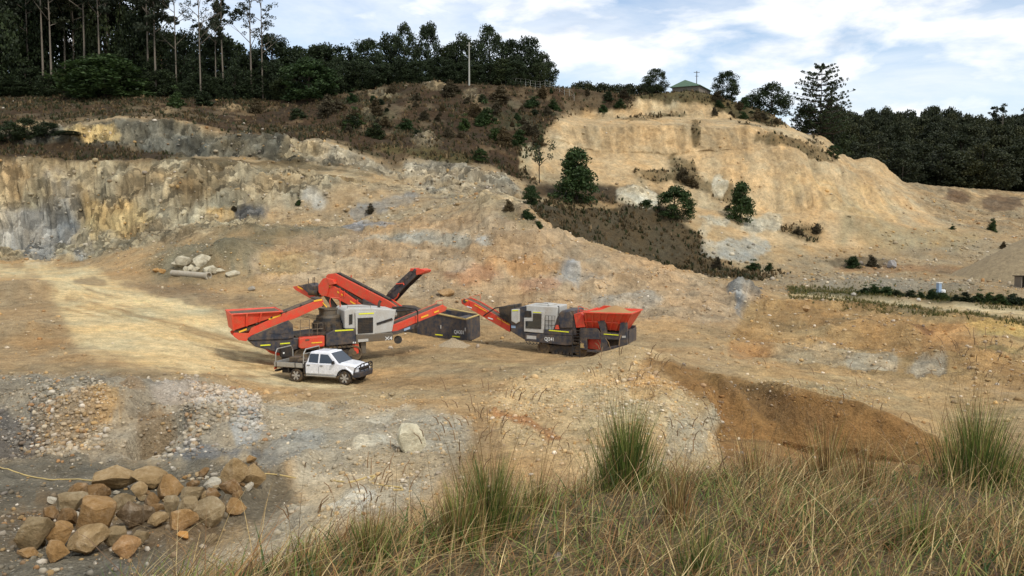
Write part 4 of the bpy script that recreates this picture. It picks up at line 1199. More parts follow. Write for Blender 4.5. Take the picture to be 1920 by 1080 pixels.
# ============ jaw crusher (right)
J = Frame(1048, 669, 55.0, math.radians(-22), (840, 530, 4.8), 'jaw_crusher', 'orange-red and dark grey mobile jaw crusher with QJ241 lettering and loaded hopper', 'crusher')
zg = 0.0
conv = J.prism('discharge_conveyor', [(118,152),(148,143),(240,182),(562,372),(556,446),(330,316),(215,246),(122,188)], .75, .87, 'red', .015)
J.prism('conveyor_side', [(118,152),(148,143),(240,182),(562,372),(556,446),(330,316),(215,246),(122,188)], 1.75, 1.87, 'red', .015, yref=.75)
J.prism('belt', [(140,150),(240,190),(565,384),(565,398),(240,206),(140,166)], .88, 1.74, 'belt', yref=.75)
J.prism('belt_underside', [(150,190),(330,300),(555,430),(555,442),(330,314),(150,202)], .88, 1.74, 'darkmetal', yref=.75)
J.tubes('head_drum', [[(150,165,.7),(150,165,1.92)]], .14, 'darkmetal', n=12)
for a, b in (((132,150),(180,158)),((240,194),(352,258)),((442,312),(556,376))):
    J.strip('reflective_strip', a, b, 10, .735, 'amber')
J.tubes('guard_rail', [[(195,128,1.8),(290,108,1.8),(292,150,1.8)],[(195,128,1.8),(196,155,1.8)]], .018, 'red')
for a, b in (((170,208),(215,222)),((360,310),(405,324))):
    J.strip('sticker', a, b, 11, .735, 'white')
J.tubes('conveyor_strut', [[(318,300,.6),(425,228,.6)],[(318,300,2.0),(425,228,2.0)],[(425,228,.6),(560,208,.6)],[(425,228,2.0),(560,208,2.0)]], .045, 'black')
J.prism('power_unit', [(428,240),(440,225),(560,208),(560,400),(520,370),(440,315)], .5, 2.1, 'darkmetal', .04, yref=0)
for k in range(5):
    J.tubes('hydraulic_pipe', [[(440+18*k,250+4*k,.45),(470+16*k,290,.45),(470+14*k,330+8*k,.45)]], .022, 'black')
J.prism('engine_body', [(556,240),(690,212),(700,212),(700,520),(690,520),(560,442)], .12, 2.3, 'navy', .04, yref=0)
tank = J.prism('fuel_tank', [(568,242),(640,236),(640,352),(612,372),(568,346)], -.05, .5, 'grey', .05)
J.strip('reflective_strip', (578,247), (632,243), 10, -.055, 'yellow')
J.strip('sticker', (570,385), (608,388), 22, .1, 'bluepaint')
J.prism('engine_housing', [(640,226),(700,204),(975,220),(968,440),(690,440),(690,300)], .15, 2.3, 'grey', .06, yref=0)
J.prism('roof_hatch', [(720,205),(800,197),(900,206),(900,216),(720,216)], .5, 1.8, 'grey', .03, yref=0)
fr = J.prism('door_frame', [(752,258),(866,264),(860,456),(684,440),(684,316),(752,318)], -.02, .14, 'grey', .02)
J.prism('window_pane', [(764,278),(842,282),(838,418),(698,410),(698,345),(764,345)], -.045, -.022, 'glass')
J.prism('air_intake', [(690,252),(742,256),(742,312),(690,308)], .0, .14, 'black', .02)
J.strip('reflective_strip', (766,262), (838,266), 8, -.03, 'yellow')
J.prism('side_skirt', [(690,456),(862,460),(1116,476),(1116,562),(1058,566),(690,524)], -.02, .16, 'navy', .03)
J.prism('chassis', [(600,440),(1120,470),(1120,556),(1060,560),(692,520)], .17, 2.3, 'navy', .03, yref=0)
J.text('QJ241', (868,530), (950,536), 42, -.022)
J.strip('name_plate', (708,474), (794,480), 30, -.022, 'grey')
J.tubes('walkway_rail', [[(872,420),(876,296),(962,300),(960,420)],[(874,340),(961,344)],[(874,380),(960,384)],[(905,420),(905,298)],[(935,420),(935,300)]], .018, 'black', y=-.02)
J.prism('motor_block', [(940,430),(985,300),(1000,272),(1020,252),(1125,252),(1148,420),(1148,480),(900,458)], .1, 2.3, 'navy', .04, yref=0)
J.prism('flywheel_guard', [(1010,262),(1100,258),(1122,300),(1118,410),(1010,410),(990,340)], -.06, .1, 'navy', .05)
J.prism('walkway_panel', [(862,420),(960,425),(1120,436),(1120,478),(862,460)], -.05, .12, 'navy', .02)
J.strip('reflective_strip', (908,424), (1088,440), 9, -.055, 'yellow')
J.prism('red_bracket', [(960,418),(970,382),(992,382),(1000,420)], -.03, .1, 'red', .01)
J.tubes('exhaust_stack', [[(992,290,.5),(992,210,.5)]], .07, 'black', n=10)
lad = J.tubes('ladder', [[(1124,420,-.25),(1116,676,-.25)],[(1188,420,-.25),(1186,690,-.25)]], .035, 'black')
for k in range(9):
    J.tubes('rung', [[(1124-k*.8,432+k*28,-.25),(1188-k*.2,432+k*28,-.25)]], .025, 'black', parent=lad)
J.prism('rear_frame', [(1188,412),(1250,412),(1250,606),(1188,600)], -.04, .22, 'navy', .02)
J.prism('frame_rail', [(1250,410),(1345,414),(1374,450),(1374,512),(1250,508)], -.03, .2, 'navy', .02)
J.prism('hopper_pillar', [(1345,345),(1416,340),(1426,450),(1432,612),(1374,628),(1374,440)], -.05, .24, 'navy', .02)
J.prism('frame_rail', [(1426,450),(1542,458),(1542,514),(1430,512)], -.03, .2, 'navy', .02)
J.prism('hopper_pillar', [(1550,362),(1608,352),(1612,560),(1536,582),(1536,460)], -.05, .24, 'navy', .02)
J.prism('lower_rail', [(1250,606),(1374,612),(1374,628),(1250,626)], -.03, .2, 'navy', .02)
J.prism('lower_rail', [(1430,580),(1536,562),(1536,584),(1430,612)], -.03, .2, 'navy', .02)
J.prism('jaw_box', [(1200,420),(1380,430),(1372,616),(1205,600)], .45, 2.0, 'red', .03, yref=0)
J.prism('rear_core', [(1380,440),(1590,440),(1590,550),(1400,610)], .6, 1.9, 'darkmetal', .03, yref=0)
J.prism('far_frame', [(1188,412),(1610,420),(1612,560),(1374,628),(1188,600)], 2.2, 2.4, 'navy', .02, yref=0)
J.prism('end_guard', [(1600,440),(1624,432),(1624,552),(1600,560)], .26, 2.18, 'navy', .03, yref=.05)
J.strip('reflective_strip', (1402,458), (1536,468), 8, -.055, 'yellow')
J.strip('sticker', (1566,478), (1600,478), 18, -.055, 'grey')
J.strip('sticker', (1190,546), (1222,548), 40, -.06, 'hose')
# flared feed hopper with open top
def hopper(Fr, name, tn, bn, ytop, ybot, th=.06, mat='red'):
    (tlx, tly), (trx, tr_y) = tn; (blx, bly), (brx, bry) = bn
    a0 = Fr.xz(tlx, tly, ytop[0]); a1 = Fr.xz(trx, tr_y, ytop[0]); b0 = Fr.xz(blx, bly, ybot[0]); b1 = Fr.xz(brx, bry, ybot[0])
    def ring(p0, p1, y0, y1, s=0):
        return [(p0[0]+s, y0+s, p0[1]), (p1[0]-s, y0+s, p1[1]), (p1[0]-s, y1-s, p1[1]), (p0[0]+s, y1-s, p0[1])]
    o = ring(a0, a1, *ytop); i = ring(a0, a1, *ytop, s=th); ob = ring(b0, b1, *ybot); ib = ring(b0, b1, *ybot, s=th)
    P = o + i + ob + ib
    f = []
    for k in range(4):
        j = (k + 1) % 4
        f += [(k, j, 4 + j, 4 + k), (k, 8 + k, 8 + j, j), (4 + k, 4 + j, 12 + j, 12 + k), (8 + k, 12 + k, 12 + j, 8 + j)]
    h = MB().poly(P, f).build(name, mat, Fr.root, .012)
    return h, a0, a1, b0, b1
H, a0, a1, b0, b1 = hopper(J, 'feed_hopper', ((1222,268),(1650,282)), ((1240,412),(1580,436)), (-.25, 2.65), (.35, 2.05))
for t in np.linspace(.04, .96, 7):
    xt = a0[0] + (a1[0]-a0[0])*t; zt = a0[1] + (a1[1]-a0[1])*t; xb = b0[0] + (b1[0]-b0[0])*t; zb = b0[1] + (b1[1]-b0[1])*t
    MB().hexa([(xb-.05,.35-.1,zb),(xb+.05,.35-.1,zb),(xb+.05,.35,zb),(xb-.05,.35,zb),(xt-.05,-.25-.1,zt),(xt+.05,-.25-.1,zt),(xt+.05,-.25,zt),(xt-.05,-.25,zt)]).build('rib', 'red', H)
MB().tube([(a0[0],-.27,a0[1]),(a1[0],-.27,a1[1]),(a1[0],2.67,a1[1]),(a0[0],2.67,a0[1]),(a0[0],-.27,a0[1])], .06, 6).build('rim', 'red', H)
MB().tube([((a0[0]*.45+b0[0]*.55),.02,(a0[1]*.45+b0[1]*.55)),((a1[0]*.45+b1[0]*.55),.02,(a1[1]*.45+b1[1]*.55))], .05, 6).build('rib', 'red', H)
# heaped load inside
V, Fc = [], []
n_ = 14
for i in range(n_ + 1):
    for j in range(n_ + 1):
        s, t = i / n_, j / n_
        V.append((a0[0]+.1+(a1[0]-a0[0]-.2)*s, -.12+2.64*t, a0[1]-.12+(a1[1]-a0[1])*s+.38*math.sin(math.pi*s)*math.sin(math.pi*t)+.08*math.sin(9*s+5*t)+random.uniform(-.03,.03)))
for i in range(n_):
    for j in range(n_):
        q = i*(n_+1)+j
        Fc.append((q, q+1, q+n_+2, q+n_+1))
MB().poly(V, Fc).build('sand_load', 'tan', H, smooth_=True)
J.prism('hopper_back_wall', [(1290,262),(1400,206),(1440,207),(1732,254),(1732,276),(1290,282)], 2.6, 2.68, 'red', .01)
J.prism('feeder_block', [(1128,284),(1190,272),(1216,300),(1232,402),(1150,408)], .05, 2.2, 'red', .03, yref=0)
J.tubes('feeder_rail', [[(1170,280,-.05),(1172,212,-.05),(1260,238,-.05),(1262,268,-.05)],[(1196,400,-.1),(1196,240,-.1)],[(1176,245,-.05),(1260,255,-.05)]], .022, 'red')
x0, _ = J.xz(800, 620, .1); x1, _ = J.xz(1250, 660, .1)
J.crawler(x0, x1, -.02, .95, .15, .7); J.crawler(x0, x1, -.02, .95, 1.75, 2.3)
J.prism('undercarriage', [(850,540),(1190,560),(1190,640),(850,600)], .7, 1.75, 'darkmetal', .03, yref=.4)

for k in range(6):
    J.tubes('hydraulic_hose', [[(700+30*k,520+4*k,-.06),(712+30*k,545+3*k,-.1),(730+30*k,556,-.02),(745+30*k,540,.1)]], .02, 'black')
J.tubes('top_rail', [[(720,204,.3),(722,176,.3),(900,186,.3),(902,214,.3)],[(720,204,2.1),(722,176,2.1),(900,186,2.1),(902,214,2.1)]], .018, 'black')
J.tubes('idler_frame', [[(200+70*k,215+42*k,.7),(200+70*k,170+42*k,.7)] for k in range(5)], .02, 'red')
# ============ cone crusher (left)
K = Frame(657, 676, 52.0, math.radians(25), (420, 490, 4.0), 'cone_crusher', 'mobile cone crusher with long orange-red feed boom, grey engine cabin and side platform', 'crusher')
beam = [(66,548),(78,536),(185,540),(205,500),(430,398),(735,280),(748,300),(745,332),(525,432),(430,460),(300,515),(200,560),(168,600),(112,592),(76,566)]
K.prism('feed_boom', beam, 0, .14, 'red', .02)
K.prism('feed_boom_far_side', beam, 1.25, 1.39, 'red', .02, yref=0)
K.prism('feed_belt', [(90,520),(205,488),(430,392),(735,274),(740,288),(430,412),(200,516),(100,560)], .15, 1.24, 'belt', yref=0)
hp, a0, a1, b0, b1 = hopper(K, 'receiving_hopper', ((52,398),(440,376)), ((66,520),(400,410)), (-.18, 2.45), (.0, 2.1), .05)
for t in (.02, .3, .58):
    xt = a0[0]+(a1[0]-a0[0])*t; zt = a0[1]+(a1[1]-a0[1])*t; xb = b0[0]+(b1[0]-b0[0])*t; zb = b0[1]+(b1[1]-b0[1])*t
    MB().hexa([(xb-.05,-.12,zb),(xb+.05,-.12,zb),(xb+.05,0,zb),(xb-.05,0,zb),(xt-.05,-.28,zt),(xt+.05,-.28,zt),(xt+.05,-.18,zt),(xt-.05,-.18,zt)]).build('rib', 'red', hp)
MB().tube([(a0[0],-.2,a0[1]),(a1[0],-.2,a1[1]),(a1[0],2.47,a1[1]),(a0[0],2.47,a0[1]),(a0[0],-.2,a0[1])], .05, 6).build('rim', 'red', hp)
zm0 = a0[1]*.93+b0[1]*.07; zm1 = a1[1]*.93+b1[1]*.07
MB().poly([(a0[0]+.06,-.1,zm0),(a1[0]-.06,-.1,zm1),(a1[0]-.06,2.35,zm1),(a0[0]+.06,2.35,zm0)], [(0,1,2,3)]).build('hopper_load', 'belt', hp)
for a, b in (((112,524),(170,502)),((335,428),(426,396)),((674,292),(735,280))):
    K.strip('reflective_strip', a, b, 13, -.01, 'amber')
K.tubes('boom_tip_strut', [[(740,310,-.02),(770,345,-.02)]], .04, 'amber')
K.prism('boom_tip', [(690,285),(735,280),(775,340),(745,345)], .2, 1.9, 'darkmetal', .02, yref=0)
sp = K.prism('side_shield', [(178,575),(215,556),(482,442),(516,470),(526,572),(470,582),(190,592)], -.08, .0, 'navy', .02)
K.prism('shield_panel', [(340,540),(390,500),(460,470),(490,480),(498,535),(420,548)], -.105, -.082, 'navy', .02, parent=sp)
K.prism('hopper_frame', [(185,594),(300,578),(566,574),(566,654),(520,668),(420,690),(330,664),(230,640)], 0.01, 2.3, 'navy', .05)
for a, b in (((273,626),(348,622)),((421,614),(495,608))):
    K.strip('reflective_strip', a, b, 9, -.005, 'yellow')
rb = K.prism('control_box', [(564,582),(580,574),(755,560),(755,634),(740,640),(580,656),(564,648)], -.3, .5, 'red', .04)
K.strip('reflective_strip', (656,608), (736,602), 9, -.31, 'amber')
K.strip('sticker', (610,585), (640,582), 12, -.31, 'belt')
K.prism('engine_base', [(765,548),(828,514),(985,508),(992,616),(830,632),(765,638)], -.1, 2.4, 'navy', .04)
K.strip('reflective_strip', (832,516), (970,508), 10, -.115, 'yellow')
K.prism('engine_housing', [(902,372),(922,354),(1100,348),(1292,364),(1262,528),(1140,546),(985,552),(985,506),(905,506)], .0, 2.3, 'grey', .06)
dr = K.prism('radiator_door', [(984,382),(1000,376),(1130,372),(1142,380),(1140,540),(1128,546),(990,552)], -.12, -.02, 'grey', .03)
gr_ = K.prism('radiator_grille', [(1003,426),(1118,420),(1118,536),(1003,544)], -.14, -.122, 'black', 0, parent=dr)
for k in range(9):
    K.strip('slat', (1003, 432 + 12 * k), (1118, 426 + 12 * k), 3, -.142, 'darkmetal', parent=dr)
K.strip('reflective_strip', (1010,390), (1124,384), 10, -.125, 'yellow')
K.prism('side_window', [(938,400),(964,396),(964,470),(938,476)], -.03, -.005, 'glass')
K.tubes('exhaust_silencer', [[(1132,392,.5),(1290,388,.5)]], .24, 'grey', n=16)
K.tubes('roof_pipe', [[(1160,352,1.0),(1165,310,1.0),(1175,295,1.0)]], .09, 'darkmetal', n=10)
K.prism('air_scoop', [(1146,462),(1262,424),(1268,440),(1150,478)], -.06, 0, 'black', .01)
K.prism('lower_deck', [(990,556),(1262,534),(1270,548),(1268,590),(1060,606),(992,612)], -.12, 2.3, 'steel', .03)
K.strip('name_plate', (1005,586), (1082,580), 20, -.13, 'grey')
K.text('X4', (1206,592), (1262,588), 26, -.125)
for x in (966, 980):
    K.strip('marking', (x,604), (x + 9,603), 12, -.115, 'white')
# discharge conveyor
dc = [(1258,528),(1272,476),(1640,326),(1674,344),(1662,372),(1440,462),(1300,522)]
K.prism('discharge_conveyor', dc, .45, .57, 'red', .02)
K.prism('conveyor_far_side', dc, 1.6, 1.72, 'red', .02, yref=.45)
K.prism('discharge_belt', [(1270,478),(1640,328),(1655,338),(1275,495)], .58, 1.59, 'belt', yref=.45)
for a, b in (((1478,416),(1532,396)),((1576,378),(1612,364))):
    K.strip('reflective_strip', a, b, 12, .435, 'amber')
K.tubes('head_guard', [[(1590,300,1.7),(1640,290,1.7),(1640,330,1.7)],[(1590,300,1.7),(1592,345,1.7)]], .02, 'red')
K.prism('under_frame', [(1262,528),(1300,524),(1460,462),(1464,492),(1300,548),(1262,552)], .3, 1.85, 'navy', .02)
K.strip('sticker', (1350,506), (1395,490), 16, .29, 'bluepaint')
K.tubes('guard_hoop', [[(1262,346,.2),(1340,342,.2),(1390,350,.2),(1436,356,.2),(1452,376,.2),(1454,462,.2),(1438,486,.2)],[(1290,372,.2),(1390,366,.2),(1436,360,.2)]], .06, 'black', n=8)
K.tubes('return_wheel', [[(1305,588,.5),(1305,588,1.6)]], .26, 'darkmetal', n=16)
# cone head
xc, zt = K.xz(780, 350, 1.1)
_, zb_ = K.xz(780, 560, 1.1); sc = (zt - zb_) / 210.0
hd = MB()
hd.lathe([(115*sc, zb_), (118*sc, zb_+60*sc), (114*sc, zb_+90*sc)], (xc, 1.1, 0), 28)
hd.build('crusher_shell', 'darkmetal', K.root, 0, False)
MB().lathe([(112*sc, zb_+91*sc), (108*sc, zb_+118*sc), (92*sc, zb_+120*sc), (88*sc, zb_+140*sc)], (xc, 1.1, 0), 28).build('adjustment_ring', 'darkmetal', K.root)
MB().lathe([(87*sc, zb_+141*sc), (84*sc, zb_+158*sc), (66*sc, zb_+160*sc), (66*sc, zt-12*sc), (72*sc, zt-10*sc), (72*sc, zt), (60*sc, zt), (56*sc, zt-40*sc)], (xc, 1.1, 0), 28).build('feed_cone', 'steel', K.root)
for k in range(16):
    a = 2 * math.pi * k / 16
    MB().lathe([(.06, zb_+62*sc), (.06, zb_+100*sc)], (xc + 116*sc*math.cos(a), 1.1 + 116*sc*math.sin(a), 0), 8).build('clamp_cylinder', 'darkmetal', K.root)
K.prism('crusher_deck', [(530,560),(990,500),(990,560),(566,590)], .2, 2.3, 'darkmetal', .02, yref=0)
K.tubes('platform_rail', [[(572,556),(572,438),(640,436)],[(640,560),(640,436)],[(572,500),(640,496)],[(660,556),(662,466),(736,462),(742,470),(742,548)],[(662,510),(742,504)],[(700,552),(700,464)]], .02, 'steel', y=-.12)
K.tubes('red_ladder_frame', [[(792,300,1.6),(800,272,1.6),(868,276,1.6),(874,380,1.6)],[(792,300,1.6),(800,345,1.6)]], .04, 'red')
x0, _ = K.xz(520, 720, .1); x1, _ = K.xz(1030, 700, .1)
K.crawler(x0, x1, -.02, .92, -.05, .5, 7); K.crawler(x0, x1, -.02, .92, 1.8, 2.3, 7)
K.prism('undercarriage', [(560,640),(1000,610),(1000,690),(560,700)], .5, 1.8, 'darkmetal', .03, yref=0)
K.prism('support_leg', [(1022,606),(1066,602),(1068,690),(1036,694)], .1, .6, 'steel', .02)
K.prism('red_bracket', [(960,622),(1010,618),(1010,690),(990,694)], .0, .3, 'red', .02)
cb = K.prism('electrical_cabinet', [(424,640),(516,632),(520,714),(430,722)], -.35, .2, 'black', .03)
K.strip('lamp', (442,682), (454,681), 12, -.36, 'white', parent=cb)
K.prism('cabinet_stand', [(440,722),(510,716),(512,762),(446,768)], -.3, .15, 'darkmetal', .0)
K.prism('rear_skid', [(340,664),(420,690),(520,668),(520,700),(410,715),(345,690)], .4, 1.8, 'red', .02, yref=0)

K.tubes('roof_rail', [[(925,354,.1),(926,326,.1),(1098,320,.1),(1100,348,.1)],[(925,340,.1),(1099,334,.1)]], .016, 'steel')
for k in range(5):
    K.tubes('hydraulic_hose', [[(780+34*k,636-3*k,-.1),(790+34*k,662-3*k,-.14),(812+34*k,660-3*k,-.05),(818+34*k,634-3*k,-.02)]], .02, 'black')
for k in range(4):
    K.tubes('boom_bolt_plate', [[(240+110*k,470-46*k,-.03),(252+110*k,464-46*k,-.03)]], .05, 'darkmetal')
# ============ screening plant (behind)
S = Frame(858, 643, 60.5, math.radians(-24), (420, 490, 4.0), 'screening_plant', 'orange-red screening plant with tall sloping deck, dark side conveyor and QA331 hopper box', 'screener')
bn = [(1345,398),(1560,392),(1815,436),(1820,600),(1450,604),(1400,560)]
S.prism('hopper_side', [(1440,396),(1560,384),(1815,436),(1822,600),(1450,596)], 0, .1, 'navy', .02)
S.prism('hopper_end', [(1738,420),(1815,436),(1822,600),(1745,598)], .1, 2.1, 'navy', .02, yref=0)
S.prism('hopper_back', [(1440,396),(1560,384),(1815,416),(1822,600),(1450,596)], 2.1, 2.2, 'navy', .02, yref=0)
S.prism('hopper_core', [(1330,420),(1560,410),(1730,450),(1735,590),(1450,590),(1380,560)], .12, 2.08, 'darkmetal', .02, yref=0)
ra, rb_, = S.xz(1440, 394, 0), S.xz(1560, 382, 0); rc = S.xz(1815, 434, 0)
MB().tube([(ra[0],-.03,ra[1]),(rb_[0],-.03,rb_[1]),(rc[0],-.03,rc[1]),(rc[0],2.2,rc[1]+.12)], .07, 6).build('top_rail', 'hose', S.root)
MB().tube([(ra[0],2.2,ra[1]+.1),(rb_[0],2.2,rb_[1]+.1),(rc[0],2.2,rc[1]+.12)], .07, 6).build('top_rail', 'hose', S.root)
S.text('QA331', (1726,546), (1798,552), 32, -.002)
for a, b in (((1585,545),(1640,550)),((1712,558),(1770,563)),((1410,552),(1466,558))):
    S.strip('reflective_strip', a, b, 8, -.012, 'yellow')
S.strip('marking', (1622,478), (1630,478), 26, -.005, 'grey'); S.strip('marking', (1806,498), (1813,498), 26, -.005, 'grey')
S.prism('hopper_leg', [(1838,590),(1850,590),(1850,618),(1838,618)], .3, .5, 'darkmetal', 0); S.prism('hopper_leg', [(1790,598),(1805,598),(1806,618),(1792,618)], 1.6, 1.8, 'darkmetal', 0, yref=0)
S.prism('hopper_leg', [(1480,596),(1500,596),(1500,618),(1480,618)], .3, .5, 'darkmetal', 0)
upb = [(762,112),(778,96),(832,90),(930,142),(1230,296),(1300,344),(1290,352),(1190,352),(1050,290),(780,138)]
S.prism('main_conveyor', upb, .3, .46, 'red', .03)
S.prism('main_conveyor_far_side', [(762,112),(778,96),(832,90),(930,142),(1230,296),(1300,344),(1290,352),(1190,352),(1050,290),(780,138)], .98, 1.12, 'red', .03, yref=.3)
S.prism('main_belt', [(790,104),(832,98),(1230,304),(1290,348),(1240,350),(1040,270),(800,140)], .47, .97, 'belt', yref=.3)
S.prism('belt_cover', [(800,92),(836,86),(930,132),(1230,288),(1210,292),(930,150)], .6, .97, 'darkmetal', .02, yref=.3)
lob = [(712,178),(728,160),(760,150),(900,232),(1045,336),(1040,350),(985,352),(860,290),(760,262),(714,236)]
S.prism('screen_box', lob, .1, .26, 'red', .03)
S.prism('screen_box_far_side', lob, 1.95, 2.1, 'red', .03, yref=.1)
S.prism('screen_deck', [(728,170),(790,150),(1062,318),(1045,350),(980,350),(860,290),(760,250)], .28, 1.92, 'darkmetal', .02, yref=.1)
S.prism('side_plate', [(1040,280),(1150,340),(1150,360),(1040,356)], .05, .2, 'navy', .02)
for a, b in (((752,156),(798,184)),((850,222),(890,248)),((946,292),(992,322)),((722,208),(752,222))):
    S.strip('reflective_strip', a, b, 12, .085, 'amber')
S.prism('head_frame', [(706,180),(740,130),(772,120),(792,160),(770,262),(730,258),(708,230)], .0, .1, 'red', .02)
S.prism('head_motor', [(770,128),(815,138),(830,170),(790,180)], -.05, .3, 'red', .03)
S.prism('rib', [(860,200),(872,204),(880,270),(866,266)], .05, .1, 'red', 0)
for cx, cy in ((900,222),(1000,285)):
    S.tubes('spring_mount', [[(cx,cy,.06),(cx+5,cy+45,.06)]], .05, 'red')
S.tubes('beacon', [[(950,136,1.0),(955,104,1.0)]], .05, 'red')
S.tubes('lattice_post', [[(632,128,.8),(634,235,.8)],[(668,118,.8),(668,240,.8)],[(680,118,.8),(682,240,.8)]], .03, 'black')
S.prism('tail_conveyor', [(514,190),(546,184),(600,212),(690,266),(664,280),(640,276),(534,214)], .5, .62, 'red', .02)
S.prism('tail_conveyor_far_side', [(514,190),(546,184),(600,212),(690,266),(664,280),(640,276),(534,214)], 1.4, 1.52, 'red', .02, yref=.5)
S.prism('tail_belt', [(530,186),(560,180),(690,256),(680,268)], .63, 1.39, 'belt', yref=.5)
S.strip('reflective_strip', (552,184), (592,206), 10, .485, 'amber')
S.prism('drive_guard', [(588,176),(640,164),(664,188),(664,246),(630,240),(590,206)], .3, 1.3, 'navy', .04)
S.tubes('drum_motor', [[(640,236,.3),(706,236,.3)]], .2, 'darkmetal', n=14)
dk2 = [(1206,270),(1240,222),(1330,128),(1392,72),(1444,58),(1460,92),(1350,196),(1250,306),(1232,300)]
S.prism('side_conveyor', dk2, 1.5, 1.62, 'navy', .02)
S.prism('side_conveyor_far_side', dk2, 2.3, 2.42, 'navy', .02, yref=1.5)
S.prism('side_belt', [(1215,270),(1330,140),(1395,80),(1440,66),(1445,80),(1340,180),(1235,295)], 1.63, 2.29, 'belt', yref=1.5)
for k in range(7):
    t = k / 6.0
    S.prism('roller_bracket', [(1225+190*t,238-170*t),(1240+190*t,222-170*t),(1252+190*t,236-170*t),(1240+190*t,252-170*t)], 1.42, 1.5, 'navy', .01)
S.prism('conveyor_head', [(1436,62),(1472,56),(1506,68),(1500,84),(1466,98),(1440,104)], 1.45, 2.45, 'red', .03)
S.prism('head_bracket', [(1392,74),(1398,52),(1420,54),(1420,72)], 1.45, 2.4, 'red', .02)
S.tubes('conveyor_strut', [[(1290,170,1.4),(1345,165,1.4),(1350,178,1.4)],[(1250,312,1.4),(1300,268,1.4),(1312,240,1.4)],[(1262,318,2.4),(1316,262,2.4)]], .05, 'red')
S.prism('engine_pod', [(1060,340),(1330,346),(1440,400),(1440,560),(1100,560)], .3, 2.0, 'darkmetal', .04, yref=.1)
S.prism('chassis', [(800,420),(1450,470),(1450,590),(900,560)], .5, 1.9, 'navy', .04, yref=.1)
S.prism('support_frame', [(716,236),(770,258),(900,430),(860,440)], .3, .5, 'darkmetal', .02, yref=.1)
S.prism('support_frame', [(716,236),(770,258),(900,430),(860,440)], 1.7, 1.9, 'darkmetal', .02, yref=.1)
x0, _ = S.xz(1130, 600, .2); x1, _ = S.xz(1560, 610, .2)
S.crawler(x0, x1, -.02, .9, .25, .75); S.crawler(x0, x1, -.02, .9, 1.7, 2.2)
S.tubes('support_leg', [[(1432,540,.05),(1440,612,.05)]], .06, 'steel')

# small heap of screened gravel below the hopper box
g = ground_at(848, 642, 40, 75)
g = np.array([(848 - 960) / F * 58.0, 58.0, 0]); g[2] = gz(g[0], g[1])
nr, na = 12, 40
V = []
for i in range(nr + 1):
    r = i / nr
    for k in range(na):
        a = 2 * math.pi * k / na
        rr = r * (1.75 + .25 * math.sin(3 * a + 1))
        x, y = rr * math.cos(a) * 1.25, rr * math.sin(a) * .8
        V.append((x * .75, y * .75, -.12 + .66 * (1 - r) ** 1.0 + .05 * (1 - r) * math.sin(7 * a) - .12 * r + random.uniform(-.015, .015)))
Fc = []
for i in range(nr):
    for k in range(na):
        Fc.append((i*na+k, i*na+(k+1)%na, (i+1)*na+(k+1)%na, (i+1)*na+k))
hm, hnt, hb = new_mat('screened_gravel')
hgeo = nd(hnt, 'ShaderNodeNewGeometry')
hn = noise_node(hnt, 14, 4, 0.7, hgeo.outputs['Position'])
hnt.links.new(ramp_node(hnt, hn.outputs[0], [(0.3, tuple(s2l((140, 122, 94)))), (0.7, tuple(s2l((196, 178, 146))))]).outputs[0], hb.inputs['Base Color'])
hb.inputs['Roughness'].default_value = 0.95
hbp = nd(hnt, 'ShaderNodeBump'); hbp.inputs['Distance'].default_value = 0.08
hnt.links.new(hn.outputs[0], hbp.inputs['Height']); hnt.links.new(hbp.outputs[0], hb.inputs['Normal'])
MAT['heap'] = hm
o = MB().poly(V, Fc).build('gravel_heap', 'heap', None, smooth_=True)
o.location = tuple(g)
tag(o, 'small pale cone of screened gravel below the QA331 hopper box', 'heap')
# ------------------------------------------------------------------ white dual-cab utility truck (x forward, front axle at x=0, near side at y=-.88)
TY = math.radians(-20)
_f = at(647.5, 724.5, 46.0)
g = np.array([_f[0], _f[1], 0.0]); 
# lay the truck on the ground: heights under both axles
fx, fy = math.cos(TY), math.sin(TY)
ox, oy = g[0] + .8 * -math.sin(TY), g[1] + .8 * math.cos(TY)
zf = gz(ox, oy); zr = gz(ox - 3.09 * fx, oy - 3.09 * fy)
truck = empty('utility_truck', (ox, oy, zf - .02), TY, 'white dual-cab utility truck with aluminium tray and black bull bar', 'truck')
truck.rotation_euler = Euler((0, math.atan2(zr - zf, 3.09), TY), 'XYZ')
W_ = .88
def arc(cx, cz, r, a0, a1, n):
    return [(cx + r * math.cos(math.radians(a0 + (a1 - a0) * k / n)), cz + r * math.sin(math.radians(a0 + (a1 - a0) * k / n))) for k in range(n + 1)]
# lower body side outline incl. front wheel arch
low = [(-2.50, .50)] + [(-.55, .48)] + arc(0, .40, .46, 170, 12, 10) + [(.62, .52), (.70, .60), (.72, .80), (.66, .95), (.50, 1.03), (0.0, 1.11), (-.42, 1.16), (-2.46, 1.14), (-2.50, 1.0)]
body = MB()
n = len(low)
def inset(x, z):
    y = W_ - .02 - .03 * max(0, (z - .9) / .25)
    if x > .1: y -= .16 * ((x - .1) / .6) ** 2
    if z < .6: y -= .03
    return y
P = [(x, -inset(x, z), z) for x, z in low] + [(x, inset(x, z), z) for x, z in low]
body.poly(P, [tuple(range(n)), tuple(range(2 * n - 1, n - 1, -1))] + [(i, i + n, (i + 1) % n + n, (i + 1) % n) for i in range(n)])
bo = body.build('body', 'carwhite', truck, .035)
# bonnet crown
MB().hexa([(-.40,-.68,1.10),(.55,-.56,1.0),(.55,.56,1.0),(-.40,.68,1.10),(-.38,-.58,1.215),(.46,-.48,1.09),(.46,.48,1.09),(-.38,.58,1.215)]).build('bonnet', 'carwhite', truck, .05)
